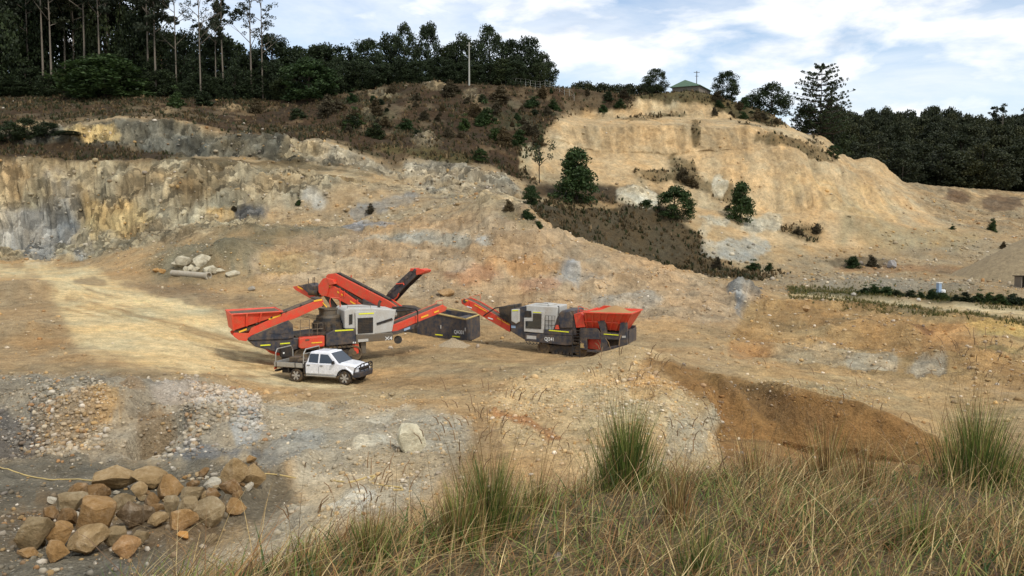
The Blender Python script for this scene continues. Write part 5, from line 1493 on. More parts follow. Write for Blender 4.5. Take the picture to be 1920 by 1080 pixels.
# cabin
bt = [(-2.46,-.83,1.10),(-.36,-.81,1.10),(-.36,.81,1.10),(-2.46,.83,1.10)]
tp = [(-2.26,-.64,1.74),(-1.06,-.64,1.74),(-1.06,.64,1.74),(-2.26,.64,1.74)]
cab = MB().hexa(bt + tp).build('cabin', 'carwhite', truck, .06)
MB().hexa([(-2.2,-.56,1.72),(-1.1,-.56,1.72),(-1.1,.56,1.72),(-2.2,.56,1.72),(-2.05,-.42,1.775),(-1.28,-.42,1.775),(-1.28,.42,1.775),(-2.05,.42,1.775)]).build('roof', 'carwhite', truck, .03)
def cabpt(s, t, side=-1):
    """point on the cabin's side: s metres from front axle along x, t 0..1 up; pushed out a little"""
    y = .82 + (.64 - .82) * t
    return (s, side * (y + .012), 1.10 + .64 * t)
def pane(name, pts, side, mat='glass'):
    q = [cabpt(s, t, side) for s, t in pts]
    q2 = [(x, y - side * .03, z) for x, y, z in q]
    n = len(q)
    return MB().poly(q + q2, [tuple(range(n)), tuple(range(2 * n - 1, n - 1, -1))] + [(i, i + n, (i + 1) % n + n, (i + 1) % n) for i in range(n)]).build(name, mat, truck)
for sd in (-1, 1):
    pane('rear_window', [(-2.30,.10),(-1.70,.06),(-1.70,.82),(-2.22,.82),(-2.28,.72)], sd)
    pane('front_window', [(-1.60,.06),(-.70,.02),(-.66,.10),(-1.12,.80),(-1.60,.82)], sd)
# windscreen on the sloping front of the cabin
def wsp(t, v):
    x = -.36 - .70 * t; z = 1.10 + .64 * t
    h = .81 + (.64 - .81) * t
    return (x + .016, v * (h - .09), z + .014)
q = [wsp(.10, -1), wsp(.10, 1), wsp(.90, 1), wsp(.90, -1)]
MB().hexa([*[(x - .03, y, z - .03) for x, y, z in q], *q]).build('windscreen', 'glass', truck)
MB().hexa([(-2.44,-.66,1.2),(-2.40,-.66,1.2),(-2.40,.66,1.2),(-2.44,.66,1.2),(-2.33,-.56,1.62),(-2.29,-.56,1.62),(-2.29,.56,1.62),(-2.33,.56,1.62)]).build('rear_glass', 'glass', truck)
for sd in (-1, 1):
    for x0, x1 in ((-2.44, -1.66), (-1.62, -.62)):
        dpts = [(x0,.56),(x1,.56),(x1,1.10),(x0,1.10)]
        yy = sd * (W_ - .008)
        dm = MB()
        dm.prism(dpts, min(yy, yy - sd * .02), max(yy, yy - sd * .02))
        dr_ = dm.build('door', 'carwhite', truck, .012)
        MB().box(x0 + .08, x0 + .26, min(yy, yy + sd * .035), max(yy, yy + sd * .035), .99, 1.025).build('handle', 'black', dr_, .008)
    MB().box(-2.44, -.55, min(sd*.72, sd*.90), max(sd*.72, sd*.90), .40, .48).build('side_step', 'aluminium', truck, .02)
    MB().hexa([(-.72,sd*.86,1.14),(-.58,sd*.86,1.14),(-.58,sd*1.03,1.14),(-.72,sd*1.03,1.14),(-.70,sd*.88,1.32),(-.60,sd*.88,1.32),(-.60,sd*1.03,1.32),(-.70,sd*1.03,1.32)]).build('mirror', 'black', truck, .02)
    MB().hexa([(.42,sd*.74,.86),(.68,sd*.60,.84),(.68,sd*.40,.84),(.42,sd*.66,.86),(.40,sd*.74,1.0),(.62,sd*.60,.98),(.62,sd*.40,.98),(.40,sd*.66,1.0)]).build('headlight', 'alloy', truck, .015)
    f_ = arc(0, .40, .50, 172, 8, 12); f2 = arc(0, .40, .455, 8, 172, 12)
    m = MB().prism(f_ + f2, min(sd*.80, sd*.885), max(sd*.80, sd*.885)); m.build('wheel_arch', 'black', truck)
def wheel(x, sd):
    y = sd * .76
    w = MB().lathe([(.26, -.12), (.345, -.12), (.385, -.08), (.39, 0), (.385, .08), (.345, .12), (.26, .12)], (x, y, .39), 28, 'y').build('wheel', 'tyre', truck, smooth_=False)
    rim = MB().lathe([(.08, sd * .085), (.20, sd * .07), (.255, sd * .115), (.258, sd * .02)], (x, y, .39), 24, 'y').build('rim', 'darkmetal', w)
    m = MB()
    for k in range(6):
        a = 2 * math.pi * k / 6
        c, s = math.cos(a), math.sin(a)
        y0, y1 = y + sd * .10, y + sd * .13
        q = [(.03, -.04), (.25, -.05), (.25, .05), (.03, .04)]
        q = [(x + u * c - v * s, .39 + u * s + v * c) for u, v in q]
        m.prism(q, min(y0, y1), max(y0, y1))
    m.lathe([(.07, 0), (.07, .05)], (x, y + sd * .10 - (.05 if sd < 0 else 0), .39), 12, 'y')
    m.build('spokes', 'alloy', w)
    return w
for x in (0, -3.09):
    for sd in (-1, 1): wheel(x, sd)
MB().box(-4.3, .5, -.45, .45, .42, .62).build('chassis_rail', 'black', truck, .02)
# bull bar and bumper
MB().hexa([(.50,-.82,.40),(.86,-.70,.44),(.86,.70,.44),(.50,.82,.40),(.50,-.84,.72),(.90,-.70,.76),(.90,.70,.76),(.50,.84,.72)]).build('bumper', 'navy', truck, .05)
m = MB()
m.tube([(.84,-.66,.74),(.88,-.62,1.10),(.86,-.52,1.16),(.86,.52,1.16),(.88,.62,1.10),(.84,.66,.74)], .035, 8)
m.tube([(.89,-.62,.95),(.89,.62,.95)], .03, 8); m.tube([(.87,-.25,.76),(.87,-.25,1.16)], .03, 8); m.tube([(.87,.25,.76),(.87,.25,1.16)], .03, 8)
m.tube([(.56,-.84,.62),(.62,-.80,.95),(.80,-.70,1.08),(.86,-.55,1.14)], .03, 8); m.tube([(.56,.84,.62),(.62,.80,.95),(.80,.70,1.08),(.86,.55,1.14)], .03, 8)
m.build('bull_bar', 'black', truck)
MB().box(.66, .74, -.5, .5, .78, .96).build('grille', 'black', truck, .01)
# tray
TX0, TX1 = -4.48, -2.62
MB().box(TX0, TX1, -.90, .90, .80, .86).build('tray_floor', 'darkmetal', truck, .01)
for sd in (-1, 1):
    b_ = MB().box(TX0 + .02, TX1 - .02, min(sd*.88, sd*.92), max(sd*.88, sd*.92), .84, 1.10).build('tray_side', 'aluminium', truck, .01)
    for x in (TX0 + .12, TX1 - .5):
        MB().box(x, x + .04, min(sd*.92, sd*.935), max(sd*.92, sd*.935), .83, 1.1).build('latch', 'black', b_)
MB().box(TX0 - .03, TX0 + .01, -.90, .90, .82, 1.10).build('tailgate', 'aluminium', truck, .01)
MB().box(TX0 + .1, TX1 - .1, -.80, .80, .861, .93).build('tray_mat', 'black', truck, .02)
MB().box(TX0 + .25, TX0 + .8, .15, .8, .932, 1.22).build('toolbox', 'belt', truck, .03)
MB().box(TX0 + .95, TX1 - .15, -.1, .75, .932, 1.16).build('tarpaulin', 'belt', truck, .08)
m = MB(); m.tube([(TX1,-.84,.86),(TX1+.02,-.82,1.62),(TX1+.06,-.66,1.86),(TX1+.06,.66,1.86),(TX1+.02,.82,1.62),(TX1,.84,.86)], .035, 8)
m.tube([(TX1,-.83,1.15),(TX1,.83,1.15)], .025, 8); m.tube([(TX1+.04,-.78,1.6),(TX1+.04,.78,1.6)], .025, 8)
m.build('headboard_rack', 'aluminium', truck)
m = MB(); m.tube([(TX0+.05,-.84,.86),(TX0+.05,-.82,1.58),(TX0+.05,-.66,1.80),(TX0+.05,.66,1.80),(TX0+.05,.82,1.58),(TX0+.05,.84,.86)], .03, 8)
m.build('rear_rack', 'aluminium', truck)
MB().box(TX0 - .10, TX0 + .1, -.75, .75, .52, .62).build('rear_bar', 'black', truck, .02)
for sd in (-1, 1):
    MB().box(TX0 - .06, TX0 - .01, min(sd*.62, sd*.86), max(sd*.62, sd*.86), .66, .78).build('tail_light', 'red', truck, .01)
    MB().prism([(-3.62,.80),(-3.60,.55),(-3.56,.55),(-3.54,.80)], min(sd*.62, sd*.88), max(sd*.62, sd*.88)).build('mud_flap', 'black', truck)
    MB().box(-2.60, -2.52, min(sd*.70, sd*.88), max(sd*.70, sd*.88), .55, 1.05).build('mud_guard', 'black', truck, .01)
# ------------------------------------------------------------------ trees
def leaf_quads(centres, radii, n_per, size, rng, flat=0.75, up_bias=0.3):
    """many small leaf faces in soft clumps"""
    V = []
    K = len(centres)
    n = K * n_per
    c = np.repeat(np.array(centres), n_per, 0); r = np.repeat(np.array(radii), n_per)[:, None]
    d = rng.normal(size=(n, 3)); d /= np.linalg.norm(d, axis=1, keepdims=True)
    rad = rng.random((n, 1)) ** 0.45
    p = c + d * rad * r * np.array([1, 1, flat])
    a = rng.normal(size=(n, 3)); a[:, 2] *= 0.7
    a /= np.linalg.norm(a, axis=1, keepdims=True)
    b = np.cross(a, rng.normal(size=(n, 3))); b /= np.linalg.norm(b, axis=1, keepdims=True) + 1e-9
    s = (size * (0.6 + 0.8 * rng.random((n, 1))))
    q = np.stack([p - a * s * .5 - b * s * .12, p + b * s * .34 - a * s * .05, p + a * s * .5 + b * s * .1, p - b * s * .34 + a * s * .08], 1)
    return q.reshape(-1, 3), np.arange(n * 4).reshape(-1, 4)
def crown_mesh(name, centres, radii, n_per, size, mat, seed, flat=.75):
    rng = np.random.default_rng(seed)
    V, Fq = leaf_quads(centres, radii, n_per, size, rng, flat)
    return np_mesh(name, V, Fq, MAT[mat])
def limb(m, path, r0, r1, n=6):
    m.tube(path, r0, n, True, r1)
def trunk_mesh(name, paths, mat):
    m = MB()
    for path, r0, r1 in paths: limb(m, path, r0, r1)
    o = m.build(name, mat, None, smooth_=True)
    me = o.data
    bpy.data.objects.remove(o)
    return me
def round_tree(seed, mat, shape='round', H=1.0, n_cl=46, n_per=70, leaf=.034, low=.12):
    """unit-height dense tree: (trunk mesh, crown mesh); crown spans about 0.9 wide"""
    rng = np.random.default_rng(seed)
    cs, rs = [], []
    while len(cs) < n_cl:
        z = rng.random(); a = rng.random() * 6.283
        if shape == 'round': prof = math.sin(math.pi * min(1, (z * .9 + .08))) ** .55
        elif shape == 'cone': prof = (1 - z) ** .62 * (0.55 + .45 * min(1, z * 5 + .3))
        elif shape == 'dome': prof = math.sqrt(max(0, 1 - z ** 2.2))
        else: prof = (.80 + .2 * math.sin(math.pi * z)) * (1 - max(0, z - .45) ** 2 * 2.4)
        rr = prof * (.25 + .75 * rng.random() ** .5) * .40 * (0.82 + .36 * rng.random())
        cs.append((rr * math.cos(a), rr * math.sin(a), low + (1 - low - .07) * z))
        rs.append(.085 + .06 * rng.random())
    cm = crown_mesh('crown', cs, rs, n_per, leaf, mat, seed)
    paths = [([(0, 0, -.04), (.006, .004, .25), (-.005, .01, .6), (0, 0, .85)], .022, .006)]
    for k in range(7):
        c = cs[rng.integers(0, n_cl)]
        z0 = max(low * .8, c[2] - .18)
        paths.append(([(0, 0, z0), (c[0] * .5, c[1] * .5, (z0 + c[2]) / 2 + .02), c], .010, .003))
    return trunk_mesh('trunk', paths, 'bark_dark'), cm
def gum_tree(seed, crown_from=.55, n_br=11, n_per=80, leaf=.017, spread=.14, bark='bark', r=.0085):
    """unit-height tall slender gum with bare trunk and open crown"""
    rng = np.random.default_rng(seed)
    bend = rng.normal(size=2) * .02
    tp = lambda t: (bend[0] * math.sin(t * 3), bend[1] * math.sin(t * 2.4 + .5), t)
    paths = [([tp(t) for t in np.linspace(-.02, .97, 9)], r, r * .28)]
    cs, rs = [], []
    for k in range(n_br):
        t0 = crown_from + (1 - crown_from) * (k + rng.random() * .5) / n_br * .95
        a = rng.random() * 6.283
        ln = spread * (1.15 - .6 * (t0 - crown_from) / (1 - crown_from)) * (.6 + .6 * rng.random())
        b = np.array(tp(t0))
        e = b + np.array([math.cos(a) * ln, math.sin(a) * ln, ln * (.5 + .6 * rng.random())])
        paths.append(([tuple(b), tuple((b + e) / 2 + np.array([0, 0, -.004])), tuple(e)], r * .42, r * .12))
        for q in range(4):
            f = .55 + .55 * rng.random()
            cc = b + (e - b) * f + rng.normal(size=3) * .018
            cs.append(tuple(cc)); rs.append(.018 + .022 * rng.random())
        for q in range(1):
            e2 = e + rng.normal(size=3) * .03
            paths.append(([tuple((b + e) / 2), tuple(e2)], r * .22, r * .08))
            cs.append(tuple(e2)); rs.append(.022 + .014 * rng.random())
    cs.append(tp(.975)); rs.append(.03)
    cm = crown_mesh('crown', cs, rs, n_per, leaf, 'leaf_gum', seed, .7)
    return trunk_mesh('trunk', paths, bark), cm
def pine_tree(seed):
    """unit-height tiered pine with open level branches ending in dense tufts"""
    rng = np.random.default_rng(seed)
    paths = [([(0, 0, -.02), (0, 0, .5), (.004, 0, .98)], .014, .003)]
    cs, rs = [], []
    for tier in range(13):
        z = .18 + .80 * tier / 12
        R = .50 * math.sqrt(max(0.01, 1 - ((z - .42) / .60) ** 2)) * (.85 + .2 * rng.random())
        R = max(R, .045)
        nb = 8 if tier < 10 else 5
        for k in range(nb):
            a = 6.283 * k / nb + tier * .5 + rng.random() * .4
            L = R * (.7 + .4 * rng.random())
            e = (math.cos(a) * L, math.sin(a) * L, z + .05 * L + .03)
            paths.append(([(0, 0, z), (e[0] * .55, e[1] * .55, z - .004), e], .0045, .0015))
            for f in np.linspace(.35, 1, 6):
                cs.append((e[0] * f + rng.normal() * .012, e[1] * f + rng.normal() * .012, z + (e[2] - z) * f ** 1.6 + .010))
                rs.append(.016 + .014 * rng.random())
    cm = crown_mesh('crown', cs, rs, 16, .022, 'leaf_dark', seed, .7)
    return trunk_mesh('trunk', paths, 'bark_dark'), cm
def shrub(seed, mat, n_cl=60, n_per=75, leaf=.055):
    """unit-height, unit-width low dome"""
    rng = np.random.default_rng(seed)
    cs, rs = [], []
    lob = rng.random(3) * 6.283
    for k in range(n_cl):
        z = rng.random() ** 1.15; a = rng.random() * 6.283
        rr = math.sqrt(max(0, 1 - z * z)) * (.2 + .7 * rng.random() ** .5) * .42
        rr *= .72 + .30 * math.sin(2 * a + lob[0]) + .16 * math.sin(3 * a + lob[1]); z *= .78 + .22 * math.sin(a + lob[2]) + .12 * rng.normal()
        cs.append((rr * math.cos(a), rr * math.sin(a), .02 + .84 * max(0, z))); rs.append(.09 + .06 * rng.random())
    cm = crown_mesh('crown', cs, rs, n_per, leaf, mat, seed)
    paths = [([(0, 0, -.08), (cs[k][0] * .5, cs[k][1] * .5, cs[k][2] * .6), cs[k]], .022, .006) for k in range(5)]
    return trunk_mesh('stems', paths, 'bark_dark'), cm
T_DENSE = [round_tree(300 + k, 'leaf_dark', 'round', n_cl=90, n_per=85, leaf=.036, low=.05) for k in range(4)]
T_OVAL = [round_tree(320 + k, 'leaf_dark', 'full', n_cl=100, n_per=85, leaf=.036, low=.0) for k in range(3)]
T_GREEN = [round_tree(340 + k, 'leaf_green', s, n_cl=95, n_per=85, leaf=.040, low=.0) for k, s in enumerate(('cone', 'dome', 'round'))]
T_FOR = [round_tree(360 + k, 'leaf_forest', 'full', n_cl=80, n_per=60, leaf=.042, low=.05) for k in range(4)]
T_GUM = [gum_tree(380 + k, .50 + .05 * (k % 3)) for k in range(4)]
T_GUMOPEN = [gum_tree(390 + k, .42, 10, 34, .012, .17) for k in range(2)]
T_SPIN = [round_tree(400, 'leaf_dark', 'round', n_cl=16, n_per=36, leaf=.045, low=.42)]
T_PINE = [pine_tree(410)]
S_GREEN = [shrub(420 + k, 'leaf_green') for k in range(3)]
S_DARK = [shrub(430 + k, 'leaf_dark') for k in range(2)]
S_BROWN = [shrub(440 + k, 'leaf_brown') for k in range(3)]
def put_tree(name, kind, loc, height, width, label, cat='tree', group=None, stem='trunk', rz=None):
    """width is the full crown width in metres"""
    t, c = kind
    r = empty(name, (loc[0], loc[1], loc[2] - .02), random.uniform(0, 6.28) if rz is None else rz, label, cat, group)
    sw = width / (0.95 if cat != 'shrub' else 1.05)
    ky = random.uniform(.75, 1.25)
    for nm, me in ((stem, t), ('crown', c)):
        o = bpy.data.objects.new(nm, me); col.objects.link(o); o.parent = r
        if cat == 'shrub': o.scale = (sw, sw * ky, height)
        else: o.scale = (sw, sw, height)
    return r
def tree_px(name, kinds, px, top, base, wpx, d, label, cat='tree', group=None, k=0):
    g = on_ground(px, d)
    ztop = at(px, top, d)[2]
    h = max(ztop - g[2], .8)
    return put_tree(name, kinds[k % len(kinds)], g, h, wpx * d / F, label, cat, group, 'stems' if cat == 'shrub' else 'trunk')
# hill-top row of dense trees
GH = 'dense trees along the hill top'
HT = [(600,86,150,70,200,'dark dense tree where the open gums end'),(648,84,160,90,198,'broad dark tree near the start of the hill-top row'),(692,72,165,86,196,'round dark tree before the tallest pair on the hill top'),
      (735,62,160,80,202,'dark tree leaning into the tallest pair on the hill top'),(762,40,160,66,198,'tall round-headed tree, first of the tallest pair'),(806,38,160,64,200,'tall round-headed tree, second of the tallest pair'),
      (845,80,160,80,204,'lower dark tree filling the gap behind the pale pole'),(866,60,160,70,200,'tree with a small rounded top right at the pale pole'),(918,44,160,78,197,'tall dark tree standing just past the pale pole'),
      (955,74,160,80,202,'dark tree between the tall one and the end of the row'),(992,68,160,86,198,'broad dark tree near the open end of the hill-top row'),(1018,98,160,60,196,'last dark tree of the hill-top row before the fence gap')]
for k, (px, tp_, bs, w, d, lab) in enumerate(HT):
    tree_px('dense_tree', T_DENSE + T_OVAL, px, tp_, bs, w, d, lab, 'tree', GH, k)
# understorey and dark wall of trees on the left rim
GU = 'dark bushy trees behind the gum trunks'
for k in range(30):
    px = -180 + k * 27 + random.uniform(-10, 10)
    d = random.uniform(191, 216)
    top = random.uniform(-70, 10) if px < 290 else random.uniform(10, 60) if px < 430 else random.uniform(60, 105)
    tree_px('bushy_tree', T_OVAL + T_DENSE, px, top, 185, random.uniform(80, 120), d, 'dark bushy tree in the thick stand behind the gum trunks', 'tree', GU, k)
GL = 'low dark bushes along the left rim'
for k in range(26):
    px = -120 + k * 32 + random.uniform(-12, 12)
    tree_px('rim_bush', T_OVAL, px, random.uniform(105, 150), 190, random.uniform(50, 90), random.uniform(188, 194), 'low dark bush under the trees on the rim', 'bush', GL, k)
GK = 'low bushes filling in under the hill-top row'
for k in range(18):
    px = 630 + k * 22.5 + random.uniform(-8, 8)
    tree_px('rim_bush', T_OVAL, px, random.uniform(100, 132), 165, random.uniform(44, 74), random.uniform(189, 194), 'low dark bush filling the gaps under the hill-top row', 'bush', GK, k)
GG = 'tall gum trees with bare trunks'
GT = [(12,-60),(48,-90),(95,-120),(108,-80),(147,-70),(170,-110),(198,-60),(214,-100),(236,-130),(246,-90),(287,-60),(-40,-80),(-90,-100),(130,-90),(262,-70),(304,-40),(72,-60)]
for k, (px, top) in enumerate(GT):
    tree_px('gum_tree', T_GUM, px, top, 185, 260, random.uniform(190, 206), 'tall gum tree with pale bare trunk in the thick left stand', 'tree', GG, k)
GO = 'open gum trees against the sky'
for k, (px, top, w, lab) in enumerate(((340,-30,170,'open-crowned gum tree beside the red roof'),(385,-50,170,'open-crowned gum tree just past the red roof'),(428,-60,180,'twin-looking open gum tree with sky between its branches'),(480,-40,200,'thin forked gum tree on the edge of the open sky'),(500,-20,190,'slender leaning gum tree, last of the tall ones'),(412,-10,150,'shorter open gum tree among the tall ones'))):
    tree_px('gum_tree', T_GUMOPEN + T_GUM[:1], px, top, 185, w * 1.15, random.uniform(187, 195), lab, 'tree', GO, k)
# single trees
tree_px('round_tree', T_DENSE, 1226, 127, 185, 54, 197, 'small round tree on the sand hill edge beside the green roof', k=1)
tree_px('round_tree', T_DENSE, 1357, 132, 187, 60, 202, 'rounded tree between the power pole and the big pine', k=2)
tree_px('round_tree', T_DENSE, 1440, 154, 215, 84, 204, 'bushy tree right beside the big open-branched pine', k=3)
tree_px('round_tree', T_OVAL, 1402, 176, 205, 44, 203, 'low dark tree filling the gap beside the bushy tree', k=0)
tree_px('pine_tree', T_PINE, 1532, 126, 262, 118, 212, 'big open-branched pine with tiered boughs behind the sand hill')
tree_px('bushy_tree', T_OVAL, 1505, 196, 262, 74, 216, 'dark bushy tree under the big pine on the hill side', k=1)
tree_px('bushy_tree', T_OVAL, 1556, 204, 270, 80, 220, 'dark bushy tree under the big pine on the forest side', k=2)
tree_px('cone_tree', T_GREEN, 1080, 275, 355, 112, 143, 'green pointed tree on the brow below the sand hill', k=0)
tree_px('round_bush', T_GREEN, 1264, 348, 405, 84, 146, 'dome-shaped green bush on the dark slope below the sand hill', 'bush', k=1)
tree_px('cone_tree', T_GREEN, 1388, 339, 405, 70, 155, 'small pointed green tree on the pale ledge', k=0)
tree_px('thin_tree', T_SPIN, 1011, 248, 318, 62, 150, 'thin spindly tree at the meeting of brown slope and sand hill', k=0)
tree_px('round_bush', T_GREEN, 1558, 271, 298, 32, 186, 'single round bush on the sand hill shoulder', 'bush', k=2)
tree_px('round_bush', T_GREEN, 995, 346, 382, 38, 128, 'green bush at the top end of the tan ridge', 'bush', k=2)
for k_, (px_, tp2, lab_) in enumerate(((28, 226, 'dark green bush at the outer end of the brown terrace'), (62, 220, 'tallest dark green bush on the brown terrace of the rock wall'), (98, 228, 'dark green bush next to the tallest one on the terrace'))):
    tree_px('terrace_bush', T_OVAL, px_, tp2, 270, 62, 144, lab_, 'bush', 'bushes on the brown terrace', k_)
tree_px('terrace_bush', T_OVAL, 140, 246, 280, 56, 143, 'lower green bush where the yellow rock begins on the terrace', 'bush', 'bushes on the brown terrace', 1)
tree_px('big_bush', T_GREEN, 207, 104, 188, 190, 184, 'huge rounded bush in front of the gum trunks', 'bush', k=1)
tree_px('big_bush', T_GREEN, 585, 108, 190, 125, 184, 'big leafy green bush below the end of the gums', 'bush', k=1)
tree_px('big_bush', S_DARK, 390, 165, 212, 60, 176, 'green bush leaning out over the brown slope', 'shrub', k=0)
tree_px('round_bush', T_GREEN, 902, 278, 306, 34, 150, 'small round bush above the grey rock outcrop', 'bush', k=1)
# scrub on slopes
GS = 'brown and green shrubs on the slopes'
sh_spots = [(660,190),(700,215),(730,200),(845,175),(905,190),(930,210),(820,225),(760,240),(870,240),(960,235),(990,250),(640,205),(1000,215),(890,215),(780,200),(690,250),(935,265),(880,268),(740,262),(610,215),(560,220),(840,255),(480,210),(1040,205),(330,200)]
for k in range(40):
    sh_spots.append((random.uniform(600, 1040), random.uniform(170, 275)))
sh_spots += [(1345, 186), (1365, 196), (1385, 203), (1410, 212), (1430, 222), (1455, 230), (1350, 200), (1395, 222), (1370, 215), (1210, 176), (1100, 178), (1140, 184), (1170, 180)]
for k, (px, py) in enumerate(sh_spots):
    g = ground_at(px, py, 138, 200)
    w = random.choice((1.8, 2.6, 3.4, 4.6, 6.5)) * random.uniform(.85, 1.15)
    kk = (0, 3, 4, 5, 6, 3, 4, 1)[k % 8]
    put_tree('shrub', (S_GREEN + S_BROWN + S_DARK)[kk], g - np.array([0, 0, .12 * w]), w * random.uniform(.45, .75), w, ['leafy green bush', 'brown dry bush', 'very dark bush'][0 if kk < 3 else 1 if kk < 6 else 2] + (' on the brown slope below the hill-top trees' if px < 1060 else ' along the grassy edge above the sand cut'), 'shrub', GS, 'stems')
GS2 = 'shrubs around the sand hill and haul road'
for k, (px, py, w, lab) in enumerate(((1280,335,5.5,'brown-green shrub on the sand hill above the dome bush'),(1300,350,4.5,'brown shrub below the sand hill gully'),(1345,505,4,'dark shrub where the dark slope meets the flats'),(1410,505,4,'dark shrub beside the flats below the sand hill'),(1440,508,3.5,'dark low shrub by the haul road bend'),(1600,500,4.5,'brown shrub on the flats below the sand hill'),
        (1635,500,4,'low brown shrub next to another on the flats'),(1498,440,3.5,'brown shrub on the pale foot of the sand hill'),(1530,435,3.5,'olive shrub beside the brown one on the sand foot'),(1785,430,2.5,'small green shrub at the sand hill toe'),(1860,432,4.5,'spreading olive shrub on the far bank'),(1395,200,5,'shrub on the grassy sand hill top'),(1340,215,4,'low shrub on the sand hill upper ledge'),(1420,225,5,'shrub at the end of the sand hill top'),(1880,467,3,'tuft-like shrub on the far bank'),
        (1130,210,4,'brown shrub at the hill edge above the sand'),(1160,200,4,'shrub overhanging the top of the sand cut'),(1210,385,3,'shrub beside the dome bush on the dark slope'),(1365,395,2.6,'low shrub at the foot of the small pointed tree'),(695,398,2.5,'lone shrub on the tan bench'),(440,395,1.6,'tiny shrub on the rock wall'),(560,383,1.8,'small shrub growing from the rock wall'),(990,408,2.5,'olive shrub on the tan ridge top'),(1010,425,2,'small shrub lower down the tan ridge'),(955,392,2.2,'olive shrub on the ridge crest'))):
    g = ground_at(px, py, 85, 215)
    put_tree('shrub', (S_BROWN + S_GREEN)[k % 6], g - np.array([0, 0, .1 * w]), w * random.uniform(.45, .7), w * random.uniform(.7, 1.1), lab, 'shrub', GS2, 'stems')
# hedge-like shrubs along the haul road
GV = 'shrubs along the haul road verge'
for k in range(16):
    t = k / 15
    px = 1620 + 320 * t; py = 551 + 24 * t
    g = ground_at(px, py, 60, 110)
    w = random.uniform(1.6, 2.8)
    put_tree('verge_shrub', (S_GREEN + S_DARK)[k % 5], g, w * .5, w, 'low dark green shrub on the haul road verge', 'shrub', GV, 'stems')
# forest on the right
GF = 'trees of the dense forest beyond the sand hill'
rngf = random.Random(5)
for row, (d0, top0, n_) in enumerate(((238, 270, 26), (262, 248, 26), (292, 232, 28), (325, 216, 30), (365, 204, 32), (400, 202, 30))):
    for k in range(n_):
        px = 1545 + (2120 - 1545) * (k + rngf.random() * .7) / n_
        if row == 0 and px < 1620: continue
        d = d0 + rngf.uniform(-8, 8)
        top = top0 + rngf.uniform(-6, 14) + (14 if px > 1800 and row > 3 else 0)
        if px < 1700 and row < 2: top += 6
        tree_px('forest_tree', T_FOR, px, top, 360, rngf.uniform(58, 84) * 300 / d0, d, 'dark tree in the dense forest beyond the sand hill', 'tree', GF, k + row)
for px, top, lab in ((1868,203,'feathery tree rising above the forest edge'),(1912,208,'taller tree breaking the forest outline'),(1545,188,'dark tree where the forest meets the big pine')):
    tree_px('forest_tree', T_GUM[:2], px, top, 360, 150, 300, lab, 'tree', None, int(px))
# far treeline behind the plateau
GQ = 'distant treeline beyond the hill top'
for k in range(12):
    px = 1080 + k * 13 + random.uniform(-4, 4)
    tree_px('distant_tree', T_FOR, px, random.uniform(150, 158), 165, random.uniform(50, 70), 300, 'tiny distant tree showing over the grassy hill top', 'tree', GQ, k)
# dry scrub covering the brown slopes
def tufts(name, label, weight, n, hmin, hmax, palette, seed, blades=7, cat='scrub', wid=.05):
    rng = np.random.default_rng(seed)
    p, i, j = grid_sample(weight, n, rng)
    nb = n * blades
    P0 = np.repeat(p, blades, 0)
    h = np.repeat(hmin + (hmax - hmin) * rng.random(n) ** 1.5, blades) * (.6 + .6 * rng.random(nb))
    a = rng.random(nb) * 6.283; lean = .15 + .5 * rng.random(nb)
    dirn = np.stack([np.cos(a) * lean, np.sin(a) * lean, np.ones(nb)], -1); dirn /= np.linalg.norm(dirn, axis=1, keepdims=True)
    side = np.stack([-np.sin(a + .7), np.cos(a + .7), np.zeros(nb)], -1)
    base = P0 + rng.normal(size=(nb, 3)) * np.array([.12, .12, 0]) * h[:, None] - np.array([0, 0, .05])
    w = h[:, None] * wid * (2.0)
    V = np.stack([base - side * w, base + side * w, base + dirn * h[:, None] * .6 + side * w * .9, base + dirn * h[:, None]], 1)
    Fq = np.arange(nb * 4).reshape(-1, 4)
    pal = np.array([s2l(q) for q in palette])
    k = np.repeat(rng.integers(0, len(pal), n), blades)
    cc = pal[k] * (.6 + .7 * rng.random((nb, 1)))
    me = np_mesh(name, V.reshape(-1, 3), Fq, MAT['grass'], False, np.repeat(cc, 4, 0))
    o = link_mesh(name, me, None)
    return tag(o, label, cat, kind='stuff')
gm = M[..., 2] * in_view
tufts('dry_scrub', 'brown dry scrub covering the slopes below the hill-top trees', gm * (D > 110) * (D < 205) * (.3 + smooth(-.2, .3, fbm(X, Y, Z, 5, 3, 91))), 22000, .2, .8, [(94, 78, 52), (108, 90, 60), (82, 70, 46), (70, 66, 42), (126, 106, 74), (64, 68, 38), (58, 62, 34)], 21, 5, wid=.10)
tufts('verge_grass', 'green and straw grass along the haul road verges', gm * (D > 55) * (D < 106), 3500, .15, .45, [(110, 104, 56), (84, 88, 44), (130, 116, 70)], 22, 6, 'grass')

